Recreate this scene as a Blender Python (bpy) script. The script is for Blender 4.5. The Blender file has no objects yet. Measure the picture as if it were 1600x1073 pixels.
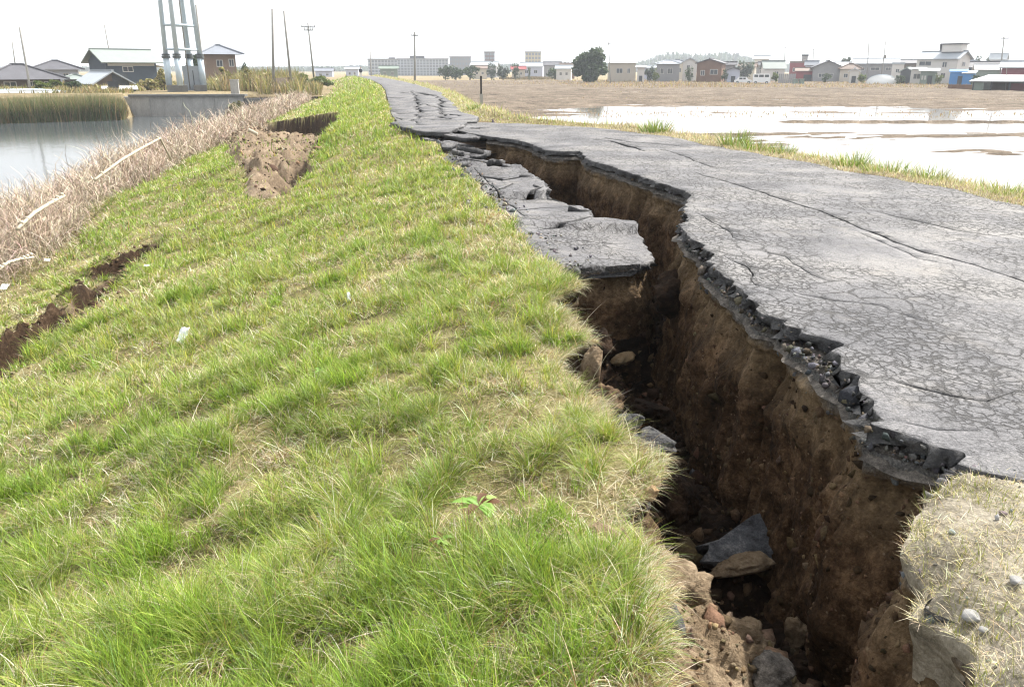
import bpy, bmesh, math, random
import numpy as np
from mathutils import Vector, Matrix
from mathutils.geometry import delaunay_2d_cdt

R = math.radians
random.seed(7)
rng = np.random.default_rng(11)
sc = bpy.context.scene
COL = sc.collection

# ------------------------------------------------------------------ camera
CAMZ, PITCH, YAW, FPX = 1.5, R(18.8), R(9.0), 1260.0
cam_data = bpy.data.cameras.new("camera")
cam = bpy.data.objects.new("camera", cam_data)
COL.objects.link(cam)
cam.location = (0, 0, CAMZ)
cam.rotation_euler = (R(90) - PITCH, 0, -YAW)
cam_data.sensor_width = 36.0
cam_data.lens = 36.0 * FPX / 1600.0
cam_data.clip_start = 0.05
cam_data.clip_end = 6000
sc.camera = cam

# ------------------------------------------------------------------ light
SUN_AZ, SUN_EL = R(62), R(50)          # clockwise from +Y
world = bpy.data.worlds.new("World")
sc.world = world
world.use_nodes = True
wn, wl = world.node_tree.nodes, world.node_tree.links
wn.clear()
out = wn.new("ShaderNodeOutputWorld")
bg = wn.new("ShaderNodeBackground")
sky = wn.new("ShaderNodeTexSky")
sky.sky_type = 'NISHITA'
sky.sun_disc = False
sky.sun_elevation = SUN_EL
sky.sun_rotation = SUN_AZ
sky.dust_density = 4.0
sky.air_density = 1.0
sky.ozone_density = 1.0
hs = wn.new("ShaderNodeHueSaturation")
hs.inputs['Saturation'].default_value = 0.22
hs.inputs['Value'].default_value = 1.0
wl.new(sky.outputs[0], hs.inputs['Color'])
veil = wn.new("ShaderNodeMix"); veil.data_type = 'RGBA'; veil.blend_type = 'ADD'      # thin bright cloud over the whole sky
veil.inputs[0].default_value = 1.0
wl.new(hs.outputs[0], veil.inputs[6]); veil.inputs[7].default_value = (4.2, 4.25, 4.3, 1)
wl.new(veil.outputs[2], bg.inputs[0])
bg.inputs[1].default_value = 0.10
wl.new(bg.outputs[0], out.inputs[0])

sd = bpy.data.lights.new("sun", 'SUN')
sun = bpy.data.objects.new("sun", sd)
COL.objects.link(sun)
sd.energy = 5.0
sd.angle = R(1.5)
sd.color = (1.0, 0.95, 0.87)
sdir = Vector((math.sin(SUN_AZ) * math.cos(SUN_EL), math.cos(SUN_AZ) * math.cos(SUN_EL), math.sin(SUN_EL)))
sun.rotation_euler = sdir.to_track_quat('Z', 'Y').to_euler()

vs = sc.view_settings
vs.view_transform = 'Standard'
vs.look = 'None'
vs.gamma = 1
vs.exposure = 1.05
sc.cycles.max_bounces = 6
sc.cycles.diffuse_bounces = 3
sc.cycles.transmission_bounces = 4
sc.cycles.use_denoising = True
sc.cycles.filter_width = 1.2
sc.cycles.sample_clamp_indirect = 4

# ------------------------------------------------------------------ numeric helpers
def _hash(ix, iy, seed):
    h = (ix.astype(np.int64) * 374761393 + iy.astype(np.int64) * 668265263 + seed * 1442695041) & 0xFFFFFFFF
    h = ((h ^ (h >> 13)) * 1274126177) & 0xFFFFFFFF
    return ((h ^ (h >> 16)) & 0xFFFFFF) / float(0xFFFFFF)

def vnoise(x, y, seed=0):
    x = np.asarray(x, float); y = np.asarray(y, float)
    x, y = np.broadcast_arrays(x, y)
    ix, iy = np.floor(x), np.floor(y)
    fx, fy = x - ix, y - iy
    fx = fx * fx * (3 - 2 * fx); fy = fy * fy * (3 - 2 * fy)
    a = _hash(ix, iy, seed); b = _hash(ix + 1, iy, seed)
    c = _hash(ix, iy + 1, seed); d = _hash(ix + 1, iy + 1, seed)
    return (a * (1 - fx) + b * fx) * (1 - fy) + (c * (1 - fx) + d * fx) * fy

def fbm(x, y, seed=0, oct=4):
    s, a, t = 0.0, 0.5, 0.0
    for k in range(oct):
        s = s + a * vnoise(np.asarray(x) * 2 ** k + 17.3 * k, np.asarray(y) * 2 ** k - 9.1 * k, seed + k)
        t += a; a *= 0.5
    return s / t

def sstep(a, b, x):
    t = np.clip((np.asarray(x, float) - a) / (b - a), 0, 1)
    return t * t * (3 - 2 * t)

CP, SP, CY, SY = math.cos(PITCH), math.sin(PITCH), math.cos(YAW), math.sin(YAW)

def ray(px, py):
    u = (px - 800.0) / FPX; v = (536.5 - py) / FPX
    cx, cy, cz = u, CP + v * SP, -SP + v * CP
    return Vector((cx * CY + cy * SY, -cx * SY + cy * CY, cz)), cy

def gp(px, py, z=0.0):
    d, _ = ray(px, py)
    t = (z - CAMZ) / d.z
    return (d.x * t, d.y * t)

def pt(px, py, depth):
    d, cy = ray(px, py)
    t = depth / cy
    return Vector((d.x * t, d.y * t, CAMZ + d.z * t))

def gdepth(py, z):
    d, cy = ray(800, py)
    return (z - CAMZ) / d.z * cy

def resample(pts, step):
    pts = np.array(pts, float)
    out_ = [pts[0]]
    for a, b in zip(pts[:-1], pts[1:]):
        n = max(1, int(np.linalg.norm(b - a) / step(0.5 * (a + b))))
        for k in range(1, n + 1):
            out_.append(a + (b - a) * k / n)
    return np.array(out_)

def jitter(pts, amp, freq, seed):
    p = np.array(pts, float)
    ds = np.r_[0, np.cumsum(np.linalg.norm(np.diff(p[:, :2], axis=0), axis=1))]
    p[:, 0] += (fbm(ds * freq, ds * 0 + seed, seed, 4) - 0.5) * 2 * amp
    p[:, 1] += (fbm(ds * freq, ds * 0 + seed + 50, seed + 9, 4) - 0.5) * 2 * amp
    return p

def monoY(p):
    p = p.copy()
    y = np.maximum.accumulate(p[:, 1])
    p[:, 1] = y + np.arange(len(y)) * 1e-5
    return p

def pinside(x, y, poly):
    x = np.asarray(x, float); y = np.asarray(y, float)
    ins = np.zeros(x.shape, bool)
    n = len(poly)
    for i in range(n):
        x1, y1 = poly[i]; x2, y2 = poly[(i + 1) % n]
        if y1 == y2: continue
        c = ((y1 > y) != (y2 > y)) & (x < (x2 - x1) * (y - y1) / (y2 - y1) + x1)
        ins ^= c
    return ins

def pdist(x, y, line):
    x = np.asarray(x, float); y = np.asarray(y, float)
    best = np.full(x.shape, 1e9)
    for (x1, y1), (x2, y2) in zip(line[:-1], line[1:]):
        dx, dy = x2 - x1, y2 - y1
        t = np.clip(((x - x1) * dx + (y - y1) * dy) / max(dx * dx + dy * dy, 1e-9), 0, 1)
        best = np.minimum(best, np.hypot(x - x1 - t * dx, y - y1 - t * dy))
    return best

# ------------------------------------------------------------------ object helpers
def tag(o, label=None, cat=None, group=None, kind=None):
    if label: o['label'] = label
    if cat: o['category'] = cat
    if group: o['group'] = group
    if kind: o['kind'] = kind
    return o

def link(name, me, mats=None, parent=None, smooth=False):
    o = bpy.data.objects.new(name, me)
    COL.objects.link(o)
    if mats is not None:
        for m in (mats if isinstance(mats, (list, tuple)) else [mats] if mats else []):
            me.materials.append(m)
    if parent: o.parent = parent
    if smooth:
        me.polygons.foreach_set('use_smooth', np.ones(len(me.polygons), bool))
    return o

def empty(name, loc, rz=0.0):
    o = bpy.data.objects.new(name, None)
    COL.objects.link(o)
    o.location = loc; o.rotation_euler = (0, 0, rz)
    o.empty_display_size = 0.3
    return o

def mesh_np(name, co, faces, attrs=None, cols=None):
    """co (N,3); faces: list of integer arrays (M,k)."""
    me = bpy.data.meshes.new(name)
    me.vertices.add(len(co))
    me.vertices.foreach_set('co', np.asarray(co, np.float32).ravel())
    nl = sum(f.size for f in faces); nf = sum(len(f) for f in faces)
    me.loops.add(nl); me.polygons.add(nf)
    me.loops.foreach_set('vertex_index', np.concatenate([f.ravel() for f in faces]).astype(np.int32))
    tot = np.concatenate([np.full(len(f), f.shape[1]) for f in faces])
    st = np.r_[0, np.cumsum(tot)[:-1]].astype(np.int32)
    me.polygons.foreach_set('loop_start', st)
    me.update(calc_edges=True)
    for k, v in (attrs or {}).items():
        a = me.attributes.new(k, 'FLOAT', 'POINT')
        a.data.foreach_set('value', np.asarray(v, np.float32).ravel())
    if cols is not None:
        a = me.attributes.new('Col', 'FLOAT_COLOR', 'POINT')
        c = np.ones((len(co), 4), np.float32); c[:, :3] = cols
        a.data.foreach_set('color', c.ravel())
    return me

def grid_mesh(name, X, Y, Z, attrs=None, flip=False):
    n, m = X.shape
    idx = np.arange(n * m).reshape(n, m)
    f = np.stack([idx[:-1, :-1], idx[:-1, 1:], idx[1:, 1:], idx[1:, :-1]], -1).reshape(-1, 4)
    if flip: f = f[:, ::-1]
    co = np.stack([X, Y, Z], -1).reshape(-1, 3)
    return mesh_np(name, co, [f], {k: np.asarray(v).reshape(-1) for k, v in (attrs or {}).items()})

class MB:
    """collects boxes, prisms and tubes into ONE mesh"""
    def __init__(self): self.bm = bmesh.new()
    def box(self, c, s, rz=0.0, rot=None):
        m = Matrix.Translation(c) @ (rot.to_4x4() if rot else Matrix.Rotation(rz, 4, 'Z')) @ Matrix.Diagonal((*s, 1))
        bmesh.ops.create_cube(self.bm, size=1.0, matrix=m); return self
    def poly(self, pts):
        self.bm.faces.new([self.bm.verts.new(p) for p in pts]); return self
    def solid(self, pts, thick):
        """a planar polygon given thickness along -normal"""
        pts = [Vector(p) for p in pts]
        n = (pts[1] - pts[0]).cross(pts[2] - pts[0]).normalized() * -thick
        a = [self.bm.verts.new(p) for p in pts]; b = [self.bm.verts.new(p + n) for p in pts]
        self.bm.faces.new(a); self.bm.faces.new(b[::-1])
        k = len(pts)
        for i in range(k): self.bm.faces.new((a[(i + 1) % k], a[i], b[i], b[(i + 1) % k]))
        return self
    def tube(self, pts, r, seg=10):
        pts = [Vector(p) for p in pts]
        rs = r if isinstance(r, (list, tuple)) else [r] * len(pts)
        rings = []
        for i, p in enumerate(pts):
            t = (pts[min(i + 1, len(pts) - 1)] - pts[max(i - 1, 0)]).normalized()
            u = t.orthogonal().normalized() if abs(t.z) < 0.9 else Vector((1, 0, 0))
            u = (u - t * u.dot(t)).normalized(); v = t.cross(u)
            rings.append([self.bm.verts.new(p + (u * math.cos(2 * math.pi * k / seg) + v * math.sin(2 * math.pi * k / seg)) * rs[i]) for k in range(seg)])
        for a, b in zip(rings[:-1], rings[1:]):
            for k in range(seg): self.bm.faces.new((a[k], a[(k + 1) % seg], b[(k + 1) % seg], b[k]))
        self.bm.faces.new(rings[0][::-1]); self.bm.faces.new(rings[-1])
        return self
    def build(self, name, mat, parent=None, smooth=False):
        me = bpy.data.meshes.new(name)
        bmesh.ops.recalc_face_normals(self.bm, faces=self.bm.faces)
        self.bm.to_mesh(me); self.bm.free()
        return link(name, me, mat, parent, smooth)

# ------------------------------------------------------------------ materials
def new_mat(name):
    m = bpy.data.materials.new(name); m.use_nodes = True
    nt = m.node_tree
    b = nt.nodes['Principled BSDF']
    b.inputs['Specular IOR Level'].default_value = 0.3
    return m, nt, b

def N(nt, t, **kw):
    n = nt.nodes.new(t)
    for k, v in kw.items(): setattr(n, k, v)
    return n

def noise(nt, vec, scale, detail=6, rough=0.6, dist=0.0):
    n = N(nt, 'ShaderNodeTexNoise')
    n.inputs['Scale'].default_value = scale; n.inputs['Detail'].default_value = detail
    n.inputs['Roughness'].default_value = rough; n.inputs['Distortion'].default_value = dist
    if vec is not None: nt.links.new(vec, n.inputs['Vector'])
    return n.outputs['Fac']

def ramp(nt, fac, stops):
    r = N(nt, 'ShaderNodeValToRGB')
    el = r.color_ramp.elements
    while len(el) < len(stops): el.new(0.5)
    for e, (p, c) in zip(el, stops):
        e.position = p; e.color = (*c, 1) if len(c) == 3 else c
    nt.links.new(fac, r.inputs[0])
    return r.outputs[0]

def mixc(nt, fac, a, b, mode='MIX'):
    m = N(nt, 'ShaderNodeMix', data_type='RGBA', blend_type=mode)
    for s, v in ((0, fac), (6, a), (7, b)):
        if isinstance(v, (int, float)): m.inputs[s].default_value = v
        elif isinstance(v, tuple): m.inputs[s].default_value = (*v, 1)
        else: nt.links.new(v, m.inputs[s])
    return m.outputs[2]

def mth(nt, op, a, b=0.0, c=None):
    m = N(nt, 'ShaderNodeMath', operation=op)
    for s, v in ((0, a), (1, b), (2, c)):
        if v is None: continue
        if isinstance(v, (int, float)): m.inputs[s].default_value = v
        else: nt.links.new(v, m.inputs[s])
    return m.outputs[0]

def bump(nt, b, h, strength=0.5, dist=0.02):
    n = N(nt, 'ShaderNodeBump')
    n.inputs['Strength'].default_value = strength; n.inputs['Distance'].default_value = dist
    nt.links.new(h, n.inputs['Height']); nt.links.new(n.outputs[0], b.inputs['Normal'])

def geo_pos(nt):
    return N(nt, 'ShaderNodeNewGeometry').outputs['Position']

def attr(nt, name):
    a = N(nt, 'ShaderNodeAttribute'); a.attribute_name = name
    return a

def scaled(nt, vec, s):
    m = N(nt, 'ShaderNodeMapping'); m.inputs['Scale'].default_value = s
    nt.links.new(vec, m.inputs['Vector']); return m.outputs[0]

M = {}
def simple(name, col, rough=0.7, var=0.25, scale=3.0, metallic=0.0, obj=True, stretch=(1, 1, 1)):
    """a plain painted / weathered surface with large and small mottling"""
    m, nt, b = new_mat(name)
    tc = N(nt, 'ShaderNodeTexCoord').outputs['Object'] if obj else geo_pos(nt)
    v = scaled(nt, tc, stretch)
    f = mth(nt, 'ADD', mth(nt, 'MULTIPLY', noise(nt, v, scale), 0.6), mth(nt, 'MULTIPLY', noise(nt, v, scale * 9, 4), 0.4))
    lo = tuple(c * (1 - var) for c in col); hi = tuple(min(1, c * (1 + var)) for c in col)
    nt.links.new(ramp(nt, f, [(0.3, lo), (0.7, hi)]), b.inputs['Base Color'])
    b.inputs['Roughness'].default_value = rough; b.inputs['Metallic'].default_value = metallic
    M[name] = m
    return m

def mat_asphalt():
    m, nt, b = new_mat('asphalt')
    p = geo_pos(nt)
    wob = N(nt, 'ShaderNodeTexNoise'); wob.inputs['Scale'].default_value = 6.0; wob.inputs['Detail'].default_value = 6; wob.inputs['Roughness'].default_value = .7
    nt.links.new(p, wob.inputs['Vector'])
    off = N(nt, 'ShaderNodeVectorMath', operation='MULTIPLY_ADD')
    nt.links.new(wob.outputs['Color'], off.inputs[0]); off.inputs[1].default_value = (0.20, 0.20, 0); nt.links.new(p, off.inputs[2])
    def cracks(scale, w, st):
        v = N(nt, 'ShaderNodeTexVoronoi', feature='DISTANCE_TO_EDGE', voronoi_dimensions='2D')
        v.inputs['Scale'].default_value = scale
        nt.links.new(scaled(nt, off.outputs[0], st), v.inputs['Vector'])
        var = mth(nt, 'MULTIPLY_ADD', noise(nt, p, scale * .45, 3), -3.2, 2.5)
        return ramp(nt, mth(nt, 'MULTIPLY', v.outputs['Distance'], mth(nt, 'MAXIMUM', var, .35)), [(0.0, (0, 0, 0)), (w, (1, 1, 1))])
    c1 = cracks(6.0, 0.05, (1, .6, 1)); c2 = cracks(16.0, 0.10, (1, .7, 1))
    keep = ramp(nt, noise(nt, p, 0.55, 3), [(0.37, (0, 0, 0)), (0.50, (1, 1, 1))])      # crazed areas
    keep2 = ramp(nt, noise(nt, p, 1.3, 4), [(0.40, (0, 0, 0)), (0.52, (1, 1, 1))])
    brk = ramp(nt, noise(nt, p, 4.5, 4), [(0.36, (0, 0, 0)), (0.46, (1, 1, 1))])
    k1 = mixc(nt, mth(nt, 'MULTIPLY', mth(nt, 'MULTIPLY_ADD', keep, 0.75, 0.25), brk), (1, 1, 1), c1)
    k2 = mixc(nt, mth(nt, 'MULTIPLY', keep, keep2), (1, 1, 1), c2)
    ck = mth(nt, 'MULTIPLY', k1, k2)
    grain = noise(nt, p, 75, 5, 0.75)
    g2 = noise(nt, p, 32, 4, 0.7)
    patch = noise(nt, p, 0.8, 5)
    base = ramp(nt, patch, [(0.36, (0.064, 0.064, 0.070)), (0.48, (0.097, 0.096, 0.101)), (0.64, (0.145, 0.141, 0.138))])
    spk = ramp(nt, grain, [(0.32, (0.3, 0.3, 0.3)), (0.5, (1, 1, 1)), (0.66, (2.0, 1.95, 1.9))])
    base = mixc(nt, 0.8, base, spk, 'MULTIPLY')
    base = mixc(nt, 0.55, base, ramp(nt, g2, [(0.3, (0.6, 0.6, 0.6)), (0.7, (1.35, 1.35, 1.35))]), 'MULTIPLY')
    dust = ramp(nt, noise(nt, p, 1.7, 6, 0.7), [(0.55, (0, 0, 0)), (0.75, (1, 1, 1))])
    base = mixc(nt, mth(nt, 'MULTIPLY', dust, 0.4), base, (0.21, 0.19, 0.16))
    pit = ramp(nt, noise(nt, p, 22, 5, .75), [(.30, (.35, .35, .35)), (.43, (1, 1, 1))])
    base = mixc(nt, .8, base, pit, 'MULTIPLY')
    col = mixc(nt, ck, (0.035, 0.033, 0.032), base)
    nt.links.new(col, b.inputs['Base Color'])
    b.inputs['Roughness'].default_value = 0.75
    h = mth(nt, 'ADD', mth(nt, 'MULTIPLY', ck, 0.8), mth(nt, 'ADD', mth(nt, 'MULTIPLY', grain, 0.3), mth(nt, 'MULTIPLY', g2, 0.4)))
    bump(nt, b, h, 0.9, 0.02)
    M['asphalt'] = m

def mat_soil(name, stops, scale=1.0, layered=False, streak=(1, 1, 1), bmp=0.9):
    m, nt, b = new_mat(name)
    p = geo_pos(nt)
    v = scaled(nt, p, streak)
    n1 = noise(nt, v, 2.2 * scale, 8, 0.68, 0.4); n2 = noise(nt, v, 14 * scale, 8, 0.7); n3 = noise(nt, p, 70 * scale, 4, 0.7)
    f = mth(nt, 'ADD', mth(nt, 'MULTIPLY', n1, 0.45), mth(nt, 'ADD', mth(nt, 'MULTIPLY', n2, 0.35), mth(nt, 'MULTIPLY', n3, 0.2)))
    col = ramp(nt, f, stops)
    if layered:
        d = mth(nt, 'ADD', attr(nt, 'depth').outputs['Fac'], mth(nt, 'MULTIPLY_ADD', n1, 0.22, -0.11))
        grav = ramp(nt, n3, [(0.3, (0.035, 0.035, 0.037)), (0.5, (0.09, 0.088, 0.085)), (0.7, (0.19, 0.18, 0.17))])
        tan = ramp(nt, f, [(0.40, (0.050, 0.033, 0.018)), (0.5, (.12, .084, .048)), (0.62, (0.26, 0.19, 0.115))])
        lay = ramp(nt, d, [(0.04, (0, 0, 0)), (0.11, (1, 1, 1))])
        lay2 = ramp(nt, d, [(0.16, (0, 0, 0)), (0.50, (1, 1, 1))])
        col = mixc(nt, lay2, tan, col)
        col = mixc(nt, lay, grav, col)
    nt.links.new(col, b.inputs['Base Color'])
    b.inputs['Roughness'].default_value = 0.95
    b.inputs['Specular IOR Level'].default_value = 0.1
    if layered:
        spots = N(nt, 'ShaderNodeTexVoronoi'); spots.inputs['Scale'].default_value = 26; nt.links.new(p, spots.inputs['Vector'])
        col = mixc(nt, mth(nt, 'MULTIPLY', ramp(nt, spots.outputs['Distance'], [(.10, (1, 1, 1)), (.22, (0, 0, 0))]), ramp(nt, noise(nt, p, 9, 3), [(.5, (0, 0, 0)), (.62, (1, 1, 1))])), col, (.17, .125, .085))
    vo = N(nt, 'ShaderNodeTexVoronoi'); vo.inputs['Scale'].default_value = 22 * scale
    nt.links.new(p, vo.inputs['Vector'])
    h = mth(nt, 'ADD', f, mth(nt, 'MULTIPLY', vo.outputs['Distance'], -0.25))
    bump(nt, b, h, bmp, 0.09 / scale)
    nt.links.new(col, b.inputs['Base Color'])
    M[name] = m

def mat_turf():
    """soil and thatch under the grass; attribute soil = bare earth"""
    m, nt, b = new_mat('turf_ground')
    p = geo_pos(nt)
    n1 = noise(nt, p, 1.2, 7, 0.65); n2 = noise(nt, p, 18, 7, 0.7); n3 = noise(nt, p, 90, 3)
    f = mth(nt, 'ADD', mth(nt, 'MULTIPLY', n1, 0.35), mth(nt, 'ADD', mth(nt, 'MULTIPLY', n2, 0.4), mth(nt, 'MULTIPLY', n3, 0.25)))
    thatch = ramp(nt, f, [(0.38, (0.055, 0.048, 0.022)), (0.5, (0.17, 0.15, 0.065)), (0.62, (0.34, 0.29, 0.165))])
    earth = ramp(nt, f, [(0.38, (0.085, 0.060, 0.040)), (0.5, (0.18, 0.135, 0.092)), (0.62, (0.30, 0.235, 0.165))])
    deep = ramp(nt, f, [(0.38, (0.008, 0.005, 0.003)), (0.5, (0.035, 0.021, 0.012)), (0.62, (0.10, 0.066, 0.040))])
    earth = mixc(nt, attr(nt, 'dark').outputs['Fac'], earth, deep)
    s = mth(nt, 'ADD', attr(nt, 'soil').outputs['Fac'], mth(nt, 'MULTIPLY_ADD', n2, 0.8, -0.4))
    nt.links.new(mixc(nt, ramp(nt, s, [(0.3, (0, 0, 0)), (0.55, (1, 1, 1))]), thatch, earth), b.inputs['Base Color'])
    b.inputs['Roughness'].default_value = 0.95; b.inputs['Specular IOR Level'].default_value = 0.1
    bump(nt, b, f, 1.0, 0.08)
    M['turf_ground'] = m

def mat_leaf(name, trans=0.35, rough=0.5, spec=0.25):
    m, nt, b = new_mat(name)
    a = attr(nt, 'Col').outputs['Color']
    nt.links.new(a, b.inputs['Base Color'])
    b.inputs['Roughness'].default_value = rough; b.inputs['Specular IOR Level'].default_value = spec
    if trans > 0:
        tr = N(nt, 'ShaderNodeBsdfTranslucent')
        nt.links.new(mixc(nt, 1.0, a, (1.15, 1.1, 0.75), 'MULTIPLY'), tr.inputs[0])
        mx = N(nt, 'ShaderNodeMixShader'); mx.inputs[0].default_value = trans
        nt.links.new(b.outputs[0], mx.inputs[1]); nt.links.new(tr.outputs[0], mx.inputs[2])
        nt.links.new(mx.outputs[0], nt.nodes['Material Output'].inputs[0])
    M[name] = m

def mat_water(name, col, rough, ripple, rscale):
    m, nt, b = new_mat(name)
    b.inputs['Base Color'].default_value = (*col, 1)
    b.inputs['Roughness'].default_value = rough
    b.inputs['IOR'].default_value = 1.33
    b.inputs['Specular IOR Level'].default_value = 0.5
    p = scaled(nt, geo_pos(nt), (1.0, 0.6, 1))
    h = mth(nt, 'ADD', noise(nt, p, rscale, 4), mth(nt, 'MULTIPLY', noise(nt, p, rscale * 0.23, 3), 1.5))
    bump(nt, b, h, ripple, 0.05)
    M[name] = m

mat_asphalt()
mat_soil('worn_asphalt', [(0.40, (0.030, 0.030, 0.033)), (0.5, (0.085, 0.088, 0.096)), (0.62, (0.24, 0.235, 0.23))], 1.6)
mat_soil('soil_wall', [(0.40, (0.010, 0.006, 0.003)), (0.5, (0.052, 0.030, 0.016)), (0.62, (0.165, 0.104, 0.058))], 1.0, True, (1, 1, 0.9))
mat_soil('soil', [(0.40, (0.03, 0.020, 0.012)), (0.5, (0.10, 0.066, 0.040)), (0.62, (0.22, 0.155, 0.10))])
mat_soil('shaded_soil', [(0.40, (0.004, 0.003, 0.002)), (0.5, (0.017, 0.010, 0.006)), (0.63, (0.065, 0.041, 0.025))])  # soil darkened in its colour to stand in for the fissure's deep shade
mat_soil('dry_soil', [(0.40, (0.08, 0.058, 0.036)), (0.5, (0.17, 0.125, 0.080)), (0.62, (0.30, 0.235, 0.16))])
mat_soil('pale_clay', [(0.40, (0.16, 0.105, 0.055)), (0.5, (0.30, 0.21, 0.115)), (0.62, (0.42, 0.32, 0.20))], 1.5)
mat_soil('mud', [(0.40, (0.050, 0.038, 0.028)), (0.5, (0.125, 0.100, 0.075)), (0.62, (0.24, 0.195, 0.15))], 0.16)
mat_soil('dry_land', [(0.40, (0.13, 0.10, 0.055)), (0.5, (0.22, 0.175, 0.10)), (0.62, (0.30, 0.25, 0.15))], 0.12)
mat_soil('gravel_ground', [(0.40, (0.10, 0.088, 0.065)), (0.5, (0.22, 0.195, 0.15)), (0.62, (0.36, 0.33, 0.27))], 1.6)
mat_turf()
mat_leaf('grass_blade'); mat_leaf('twig', 0.0, 0.8, 0.1); mat_leaf('foliage', 0.25)
mat_water('river_water', (0.055, 0.065, 0.070), 0.10, 0.10, 2.5)
mat_water('paddy_water', (0.16, 0.14, 0.115), 0.05, 0.03, 3.0)
simple('concrete', (0.30, 0.295, 0.28), 0.9, 0.3, 1.5, obj=False, stretch=(1, 1, .3))
simple('dark_concrete', (0.12, 0.12, 0.115), 0.9, 0.3, 1.2, obj=False, stretch=(1, 1, .25))
simple('galvanised', (0.42, 0.50, 0.56), 0.6, 0.10, 1.0, metallic=0.1)
simple('dark_metal', (0.06, 0.07, 0.07), 0.6, 0.3)
simple('pole_grey', (0.22, 0.215, 0.20), 0.85, 0.25)
simple('bamboo', (0.38, 0.33, 0.25), 0.6, 0.25, 6)
simple('stone_pale', (0.20, 0.198, 0.192), 0.85, 0.35, 14)
simple('plastic_white', (0.75, 0.78, 0.80), 0.35, 0.08, 10)
# ================================================================== EDGES OF THE FISSURE (world metres, traced on the ground)
ZL0 = -0.36                                        # the river side of the levee has dropped this much
stepf = lambda p: max(0.02, 0.006 * np.hypot(p[0], p[1]))
TRpx = [(1640, 1140), (1600, 1062), (1560, 1032), (1505, 992), (1490, 960), (1455, 920), (1440, 870), (1428, 830), (1440, 790), (1462, 750), (1490, 722),
        (1470, 700), (1425, 685), (1385, 668), (1340, 620), (1300, 580), (1262, 545), (1222, 500), (1188, 490), (1165, 470), (1138, 455), (1112, 420),
        (1085, 388), (1058, 352), (1068, 328), (1078, 306), (1055, 294), (1000, 275), (960, 262), (922, 250), (908, 243), (903, 236), (893, 238), (850, 235), (830, 226), (808, 219),
        (780, 215), (757, 212)]
TR = np.array([(1.95, -2.0), (1.85, 0.0)] + [gp(x, y, 0) for x, y in TRpx])
def chipped(p, amp, every, seed):
    g = np.random.default_rng(seed); s = np.r_[0, np.cumsum(np.linalg.norm(np.diff(p, axis=0), axis=1))]
    k = np.arange(0, s[-1] + every, every) + g.uniform(-.3, .3, int(s[-1] / every) + 2)[:len(np.arange(0, s[-1] + every, every))] * every
    k = np.sort(k); q = p.copy()
    for j in (0, 1): q[:, j] += np.interp(s, k, g.normal(0, amp, len(k)))
    return q
TRs = monoY(chipped(jitter(resample(TR, stepf), 0.05, 2.6, 3), .028, .10, 5))
TLpx = [(1050, 1120), (1045, 1073), (1040, 1000), (1032, 940), (1036, 890), (1028, 840), (1005, 812), (975, 792), (963, 772), (985, 750), (1015, 738), (1036, 715), (1036, 696), (1008, 680), (985, 668), (960, 650),
        (950, 620), (945, 600), (905, 592), (872, 548), (890, 532), (920, 520), (915, 505), (880, 482), (862, 470), (905, 450), (882, 432), (868, 416)]
TLa = np.array([(0.78, -2.0), (0.80, 0.5)] + [gp(x, y, ZL0) for x, y in TLpx])
TLbpx = [(900, 416), (960, 421), (1000, 415), (1018, 400), (1016, 378), (1000, 362), (985, 350), (942, 344)]
TLcpx = [(930, 348), (918, 326), (895, 316), (852, 299), (845, 290), (825, 276), (815, 266), (800, 259), (775, 250), (755, 245), (745, 232), (740, 222)]
ZSL = lambda Y: -0.42 + 0.34 * sstep(13, 24, Y)    # dropped left strip of the road
def gps(px, py):
    z = -0.42
    for _ in range(6):
        x, y = gp(px, py, z); z = float(ZSL(y))
    return (x, y)
TLb = np.array([gps(x, y) for x, y in TLbpx]); TLc = np.array([gps(x, y) for x, y in TLcpx])
TL = np.vstack([TLa, TLb, TLc])
TLs = monoY(chipped(jitter(resample(TL, stepf), 0.045, 3.0, 21), .03, .10, 8))
BLOCK_Y = TLb[0, 1]                                # front face of the first sunken block
END_Y = TRs[-1, 1]
# grass / asphalt limit on the river side
XGpx = [(868, 414), (820, 362), (790, 335), (745, 290), (712, 255), (690, 225), (660, 210)]
XG2 = np.array([gps(x, y) for x, y in XGpx])
XG2 = monoY(jitter(resample(XG2, stepf), 0.05, 1.5, 31))
XGfar = np.array([(0.50, 23.8), (0.40, 30), (0.45, 45), (0.5, 64), (0.3, 84), (-0.5, 110), (-2.5, 150), (-6, 200)])
def XTL(Y): return np.interp(Y, TLs[:, 1], TLs[:, 0])
def XTR(Y): return np.interp(Y, TRs[:, 1], TRs[:, 0])
_xg = np.vstack([TLs[(TLs[:, 1] < BLOCK_Y - 0.02) & ((TLs[:, 1] < BLOCK_Y - .6) | (TLs[:, 0] < TLa[-1, 0] + .12))], XG2, XGfar])
_xg = monoY(_xg)
def XG(Y): return np.interp(Y, _xg[:, 1], _xg[:, 0])
XREp = np.array([(7.6, -4), (7.5, 6), (7.4, 10), (7.05, 15), (6.7, 19), (5.6, 22), (3.9, 24), (3.0, 25.5), (3.05, 30), (3.7, 45), (4.2, 57), (3.9, 84), (3.1, 110), (1.2, 150), (-2, 200)])
def XRE(Y): return np.interp(Y, XREp[:, 1], XREp[:, 0]) + (fbm(np.asarray(Y) * 0.9, np.asarray(Y) * 0, 5) - .5) * 0.5

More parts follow.
